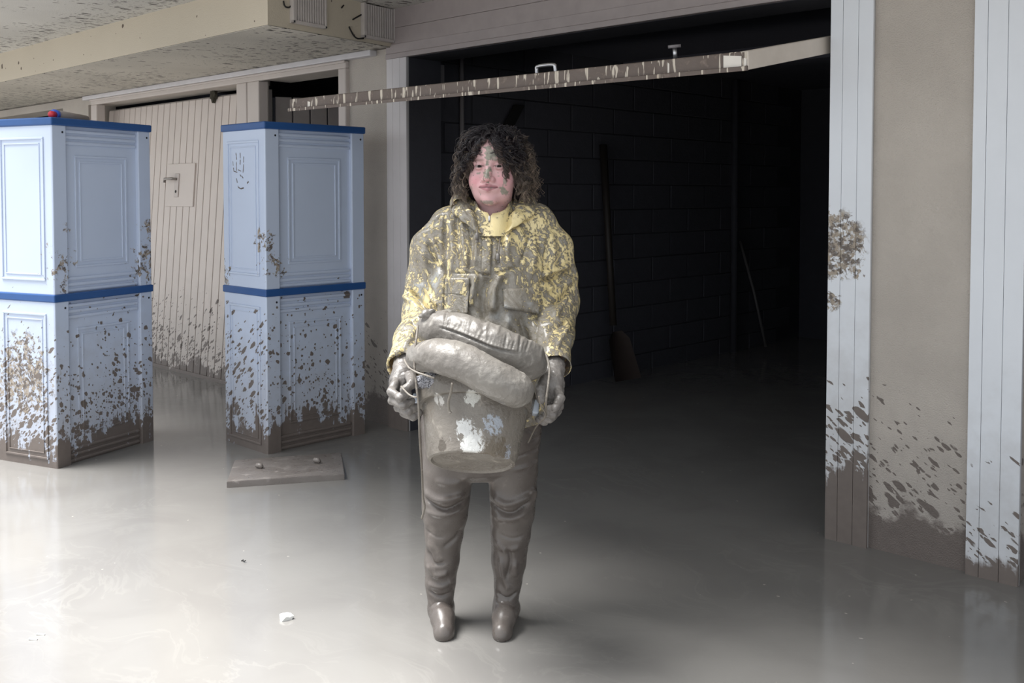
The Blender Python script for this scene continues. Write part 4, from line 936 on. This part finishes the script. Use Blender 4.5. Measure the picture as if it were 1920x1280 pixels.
# ------------------------------------------------------------------ bucket
bt = L(893, 745, 2.88); bb = L(884, 868, 2.785); axb = bt - bb; HB = float(np.linalg.norm(axb)); zb_ = axb / HB
xb = np.array([1.0, 0, 0]) - zb_ * zb_[0]; xb /= np.linalg.norm(xb); yb = np.cross(zb_, xb)
Mb = Matrix.Identity(4); wb = Wl(bb)
for i_, a in enumerate((xb, yb, zb_)):
    aw = RT * a[0] + F0 * a[1] + UP * a[2]
    for j_ in range(3): Mb[j_][i_] = aw[j_]
for j_ in range(3): Mb[j_][3] = wb[j_]
def tob(u, v, Y):                                                      # picture point -> point on the bucket's wall, in its own frame
    for Y_ in np.arange(2.55, 2.95, .003):
        w = L(u, v, Y_) - bb; q = np.array([w @ xb, w @ yb, w @ zb_])
        if math.hypot(q[0], q[1]) < .128 + .034 * q[2] / (HB + .012) + .001: return tuple(map(float, q))
    return tuple(map(float, q))
r0b, r1b = .128, .162; Lb_ = HB + .012
def bucket_extra(m, v, c):
    n = m.add(m.mul(m.noise(m.warp(v, 14, .05), 60, 6, .75), .5), m.mul(m.noise(m.map(m.warp(v, 20, .03), rot=(0, R(35), 0), sc=(1, 1, .25)), 75, 4, .7), .5))
    for (u_, v_, Y_, r_, cc_, th_) in ((887, 834, 0, .044, (.66, .66, .64), .47), (872, 800, 0, .034, (.55, .55, .54), .52), (895, 812, 0, .03, (.55, .55, .54), .55), (925, 800, 0, .045, (.36, .39, .44), .55), (885, 745, 0, .03, (.55, .54, .5), .52), (822, 750, 0, .03, (.5, .48, .45), .56), (945, 850, 0, .05, (.38, .41, .47), .56), (828, 835, 0, .022, (.10, .085, .07), .5), (930, 845, 0, .07, (.15, .125, .095), .55)):
        d = m.dist_to(v, tob(u_, v_, Y_)); k = m.sm(m.add(n, m.sm(d, r_ * .25, r_ * 1.25,   .11, -.12)), th_ - .02, th_ + .03)
        c = m.mix(m.mul(k, m.sm(d, r_ * 1.7, r_ * 1.2)), c, cc_)
    return c
M_bucket = wetmud('mud_coated_bucket', (.165, .146, .126), (.215, .194, .168), (.2, .45), .7, 20, bucket_extra)
bk = bpy.data.objects.new('bucket', None); link(bk); bk.matrix_world = Mb; bk.empty_display_size = .1
setp(bk, 'mud coated builder bucket with worn white patches held before the thighs', 'bucket')
rr = lambda z: r0b + (r1b - r0b) * z / Lb_
lathe('bucket_body', [(.0, .006), (r0b * .86, .006), (r0b * .90, 0), (r0b * .965, .002), (r0b, .012), (rr(Lb_ - .052), Lb_ - .052), (rr(Lb_), Lb_), (rr(Lb_) - .004, Lb_), (r0b - .004, .016), (0, .012)], M_bucket, bk, 64)
lathe('rim_band', [(rr(Lb_ - .05), Lb_ - .05), (rr(Lb_ - .05) + .011, Lb_ - .050), (rr(Lb_ - .04) + .012, Lb_ - .045), (rr(Lb_) + .012, Lb_ - .004), (rr(Lb_) + .009, Lb_ + .004), (rr(Lb_) - .003, Lb_ + .003)], M_bucket, bk, 64)
for s_ in (-1, 1):
    lg = box('handle_lug', (s_ * (rr(Lb_) + .012) - .010, -.016, Lb_ - .055), (s_ * (rr(Lb_) + .012) + .010, .016, Lb_ - .012), plain('lug_plastic', (.5, .55, .62), .4), bk, .005)
hpth = [(-(rr(Lb_) + .02), 0, Lb_ - .03)] + [((rr(Lb_) + .02) * math.cos(a), (rr(Lb_) + .02) * math.sin(a) * .96, Lb_ + .010) for a in np.linspace(math.pi * .94, math.pi * .06, 14)] + [((rr(Lb_) + .02), 0, Lb_ - .03)]
tube('handle', smooth_path(hpth, 40), .0035, M_string, bk)
lathe('mud_fill', [(0, Lb_ - .055), (rr(Lb_ - .06) - .006, Lb_ - .06)], M_glove, bk, 32)
# dark netting stuffed under the bags
NF = Field(L(802, 716, 2.82) - .09, L(802, 716, 2.82) + .09, .004); NF.chain([L(790, 716, 2.84), L(812, 714, 2.80), L(840, 722, 2.80)], [.020, .026, .020], .01)
v, q, n = sculpt(NF, 1); v = v + n * (vn(v, 90, 3) * .003)[:, None]
m = Mat('dark_netting'); vv = m.obj(); ck = m.n('ShaderNodeTexVoronoi'); m.put(ck.inputs['Vector'], vv); ck.inputs['Scale'].default_value = 210
M_net = m.out(m.mix(m.sm(ck.outputs['Distance'], .3, .55), (.035, .035, .045), (.33, .33, .36)), .4, m.bump(ck.outputs['Distance'], .8, .004))
nl = Local('netting_bundle', L(802, 728, 2.82), 'dark glittering netting bundle wedged on the bucket rim under the lower bag', 'netting'); nl.mesh('netting', v, q, M_net)

# ------------------------------------------------------------------ the two filled tube bags
def bag(spine, rads, seed, seam, label, pucker):
    S_ = smooth_path([L(*p_) for p_ in spine], 16); rd = np.interp(np.linspace(0, 1, 16), np.linspace(0, 1, len(rads)), rads)
    F = Field(S_.min(0) - .10, S_.max(0) + .10, .0036); F.chain(list(S_), list(rd), .02); v, q, n = sculpt(F, 2)
    d = np.linalg.norm(v[:, None, :] - S_[None], axis=2); k = d.argmin(1); t = k / 15 + 0.0
    tan = np.gradient(S_, axis=0); tan /= np.linalg.norm(tan, axis=1)[:, None]; along = ((v - S_[0]) @ (S_[-1] - S_[0])) / np.linalg.norm(S_[-1] - S_[0])
    wr = (1 - 2 * np.abs(vn(np.c_[along * 60 + v[:, 2] * 14, v[:, 2] * 5, v[:, 1] * 5], 1.0, seed))) * pucker * np.clip(vn(v, 9, seed + 2) + .5, 0, 1) * np.clip(n[:, 2] * 1.5 + .1, 0, 1)
    ds = wr + vn(v, 15, seed) * .003 + vn(v, 48, seed + 1) * .0014 + vn(v, 110, seed + 4) * .0008
    if seam: ds = ds + stroke(v, n, seam, 1.4, -.009, 2.77) + stroke(v, n, [(a, b - 4) for a, b in seam], 2.5, .004, 2.77)
    if seam:
        for u_, v_ in zip(np.linspace(832, 985, 24), np.interp(np.linspace(832, 985, 24), [a for a, _ in seam], [b for _, b in seam])):
            k_ = rng.uniform(14, 30); ds = ds + stroke(v, n, [(u_, v_ - 3), (u_ + rng.uniform(2, 7), v_ - k_)], rng.uniform(1.2, 2.2), -rng.uniform(.0015, .0055), 2.78)
    v = v + n * ds[:, None]
    base = S_[8] - np.array([0, 0, rd.max()])
    B = Local('tube_bag', base, label, 'flood bag', 'filled flood tube bags'); B.mesh('bag', v, q, M_bag); return B, S_
b1, S1 = bag([(808, 614, 2.88), (850, 619, 2.84), (900, 638, 2.80), (950, 658, 2.80), (994, 680, 2.85)], [.040, .044, .046, .049, .050], 21, [(824, 617), (850, 622), (885, 633), (930, 650), (975, 660)], 'upper mud caked tube bag with a long seam lying on the other bag', .0045)
b2, S2 = bag([(786, 668, 2.80), (830, 668, 2.71), (885, 688, 2.675), (935, 714, 2.675), (970, 733, 2.70)], [.037, .043, .044, .045, .043], 41, None, 'lower glossy mud coated tube bag resting on the bucket rim', .0008)
# gathered neck, tie strings
kf = Field(L(800, 592, 2.86) - .06, L(800, 592, 2.86) + .06, .003); kf.chain([L(806, 600, 2.86), L(800, 588, 2.85), L(812, 582, 2.85)], [.022, .012, .006], .006); kf.chain([L(800, 588, 2.85), L(788, 592, 2.85)], [.010, .005], .005)
v, q, n = sculpt(kf, 1); v = v + n * (vn(v, 120, 3) * .003)[:, None]; b1.mesh('gathered_neck', v, q, M_bag)
b1.tube('tie_string', smooth_path([L(*c) for c in ((784, 610, 2.80), (780, 640, 2.76), (777, 680, 2.74), (781, 725, 2.72), (785, 760, 2.72), (787, 820, 2.74), (791, 880, 2.80), (793, 930, 2.86), (796, 950, 2.90), (791, 972, 2.92))], 50), .0034, M_string)
b1.tube('tie_string', smooth_path([L(*c) for c in ((1024, 664, 2.82), (1030, 690, 2.79), (1028, 720, 2.76), (1024, 750, 2.75), (1024, 778, 2.76))], 24), .0034, M_string)
b1.tube('tie_string', smooth_path([L(*c) for c in ((1010, 742, 2.74), (1014, 760, 2.74), (1023, 780, 2.76), (1005, 800, 2.80), (990, 830, 2.86))], 24), .0024, M_string)
b2.tube('tie_string', smooth_path([L(*c) for c in ((758, 674, 2.77), (766, 688, 2.74), (780, 697, 2.72), (800, 704, 2.70), (815, 709, 2.69))], 20), .003, M_string)
b2.tube('tie_string', smooth_path([L(*c) for c in ((848, 718, 2.645), (846, 733, 2.66), (841, 752, 2.68), (842, 768, 2.69), (845, 775, 2.69))], 18), [.0035] * 15 + [.0045, .005, .004], M_string)
b2.tube('tie_string', smooth_path([L(*c) for c in ((752, 724, 2.78), (765, 738, 2.75), (776, 744, 2.73), (782, 744, 2.72))], 14), .0026, M_string)
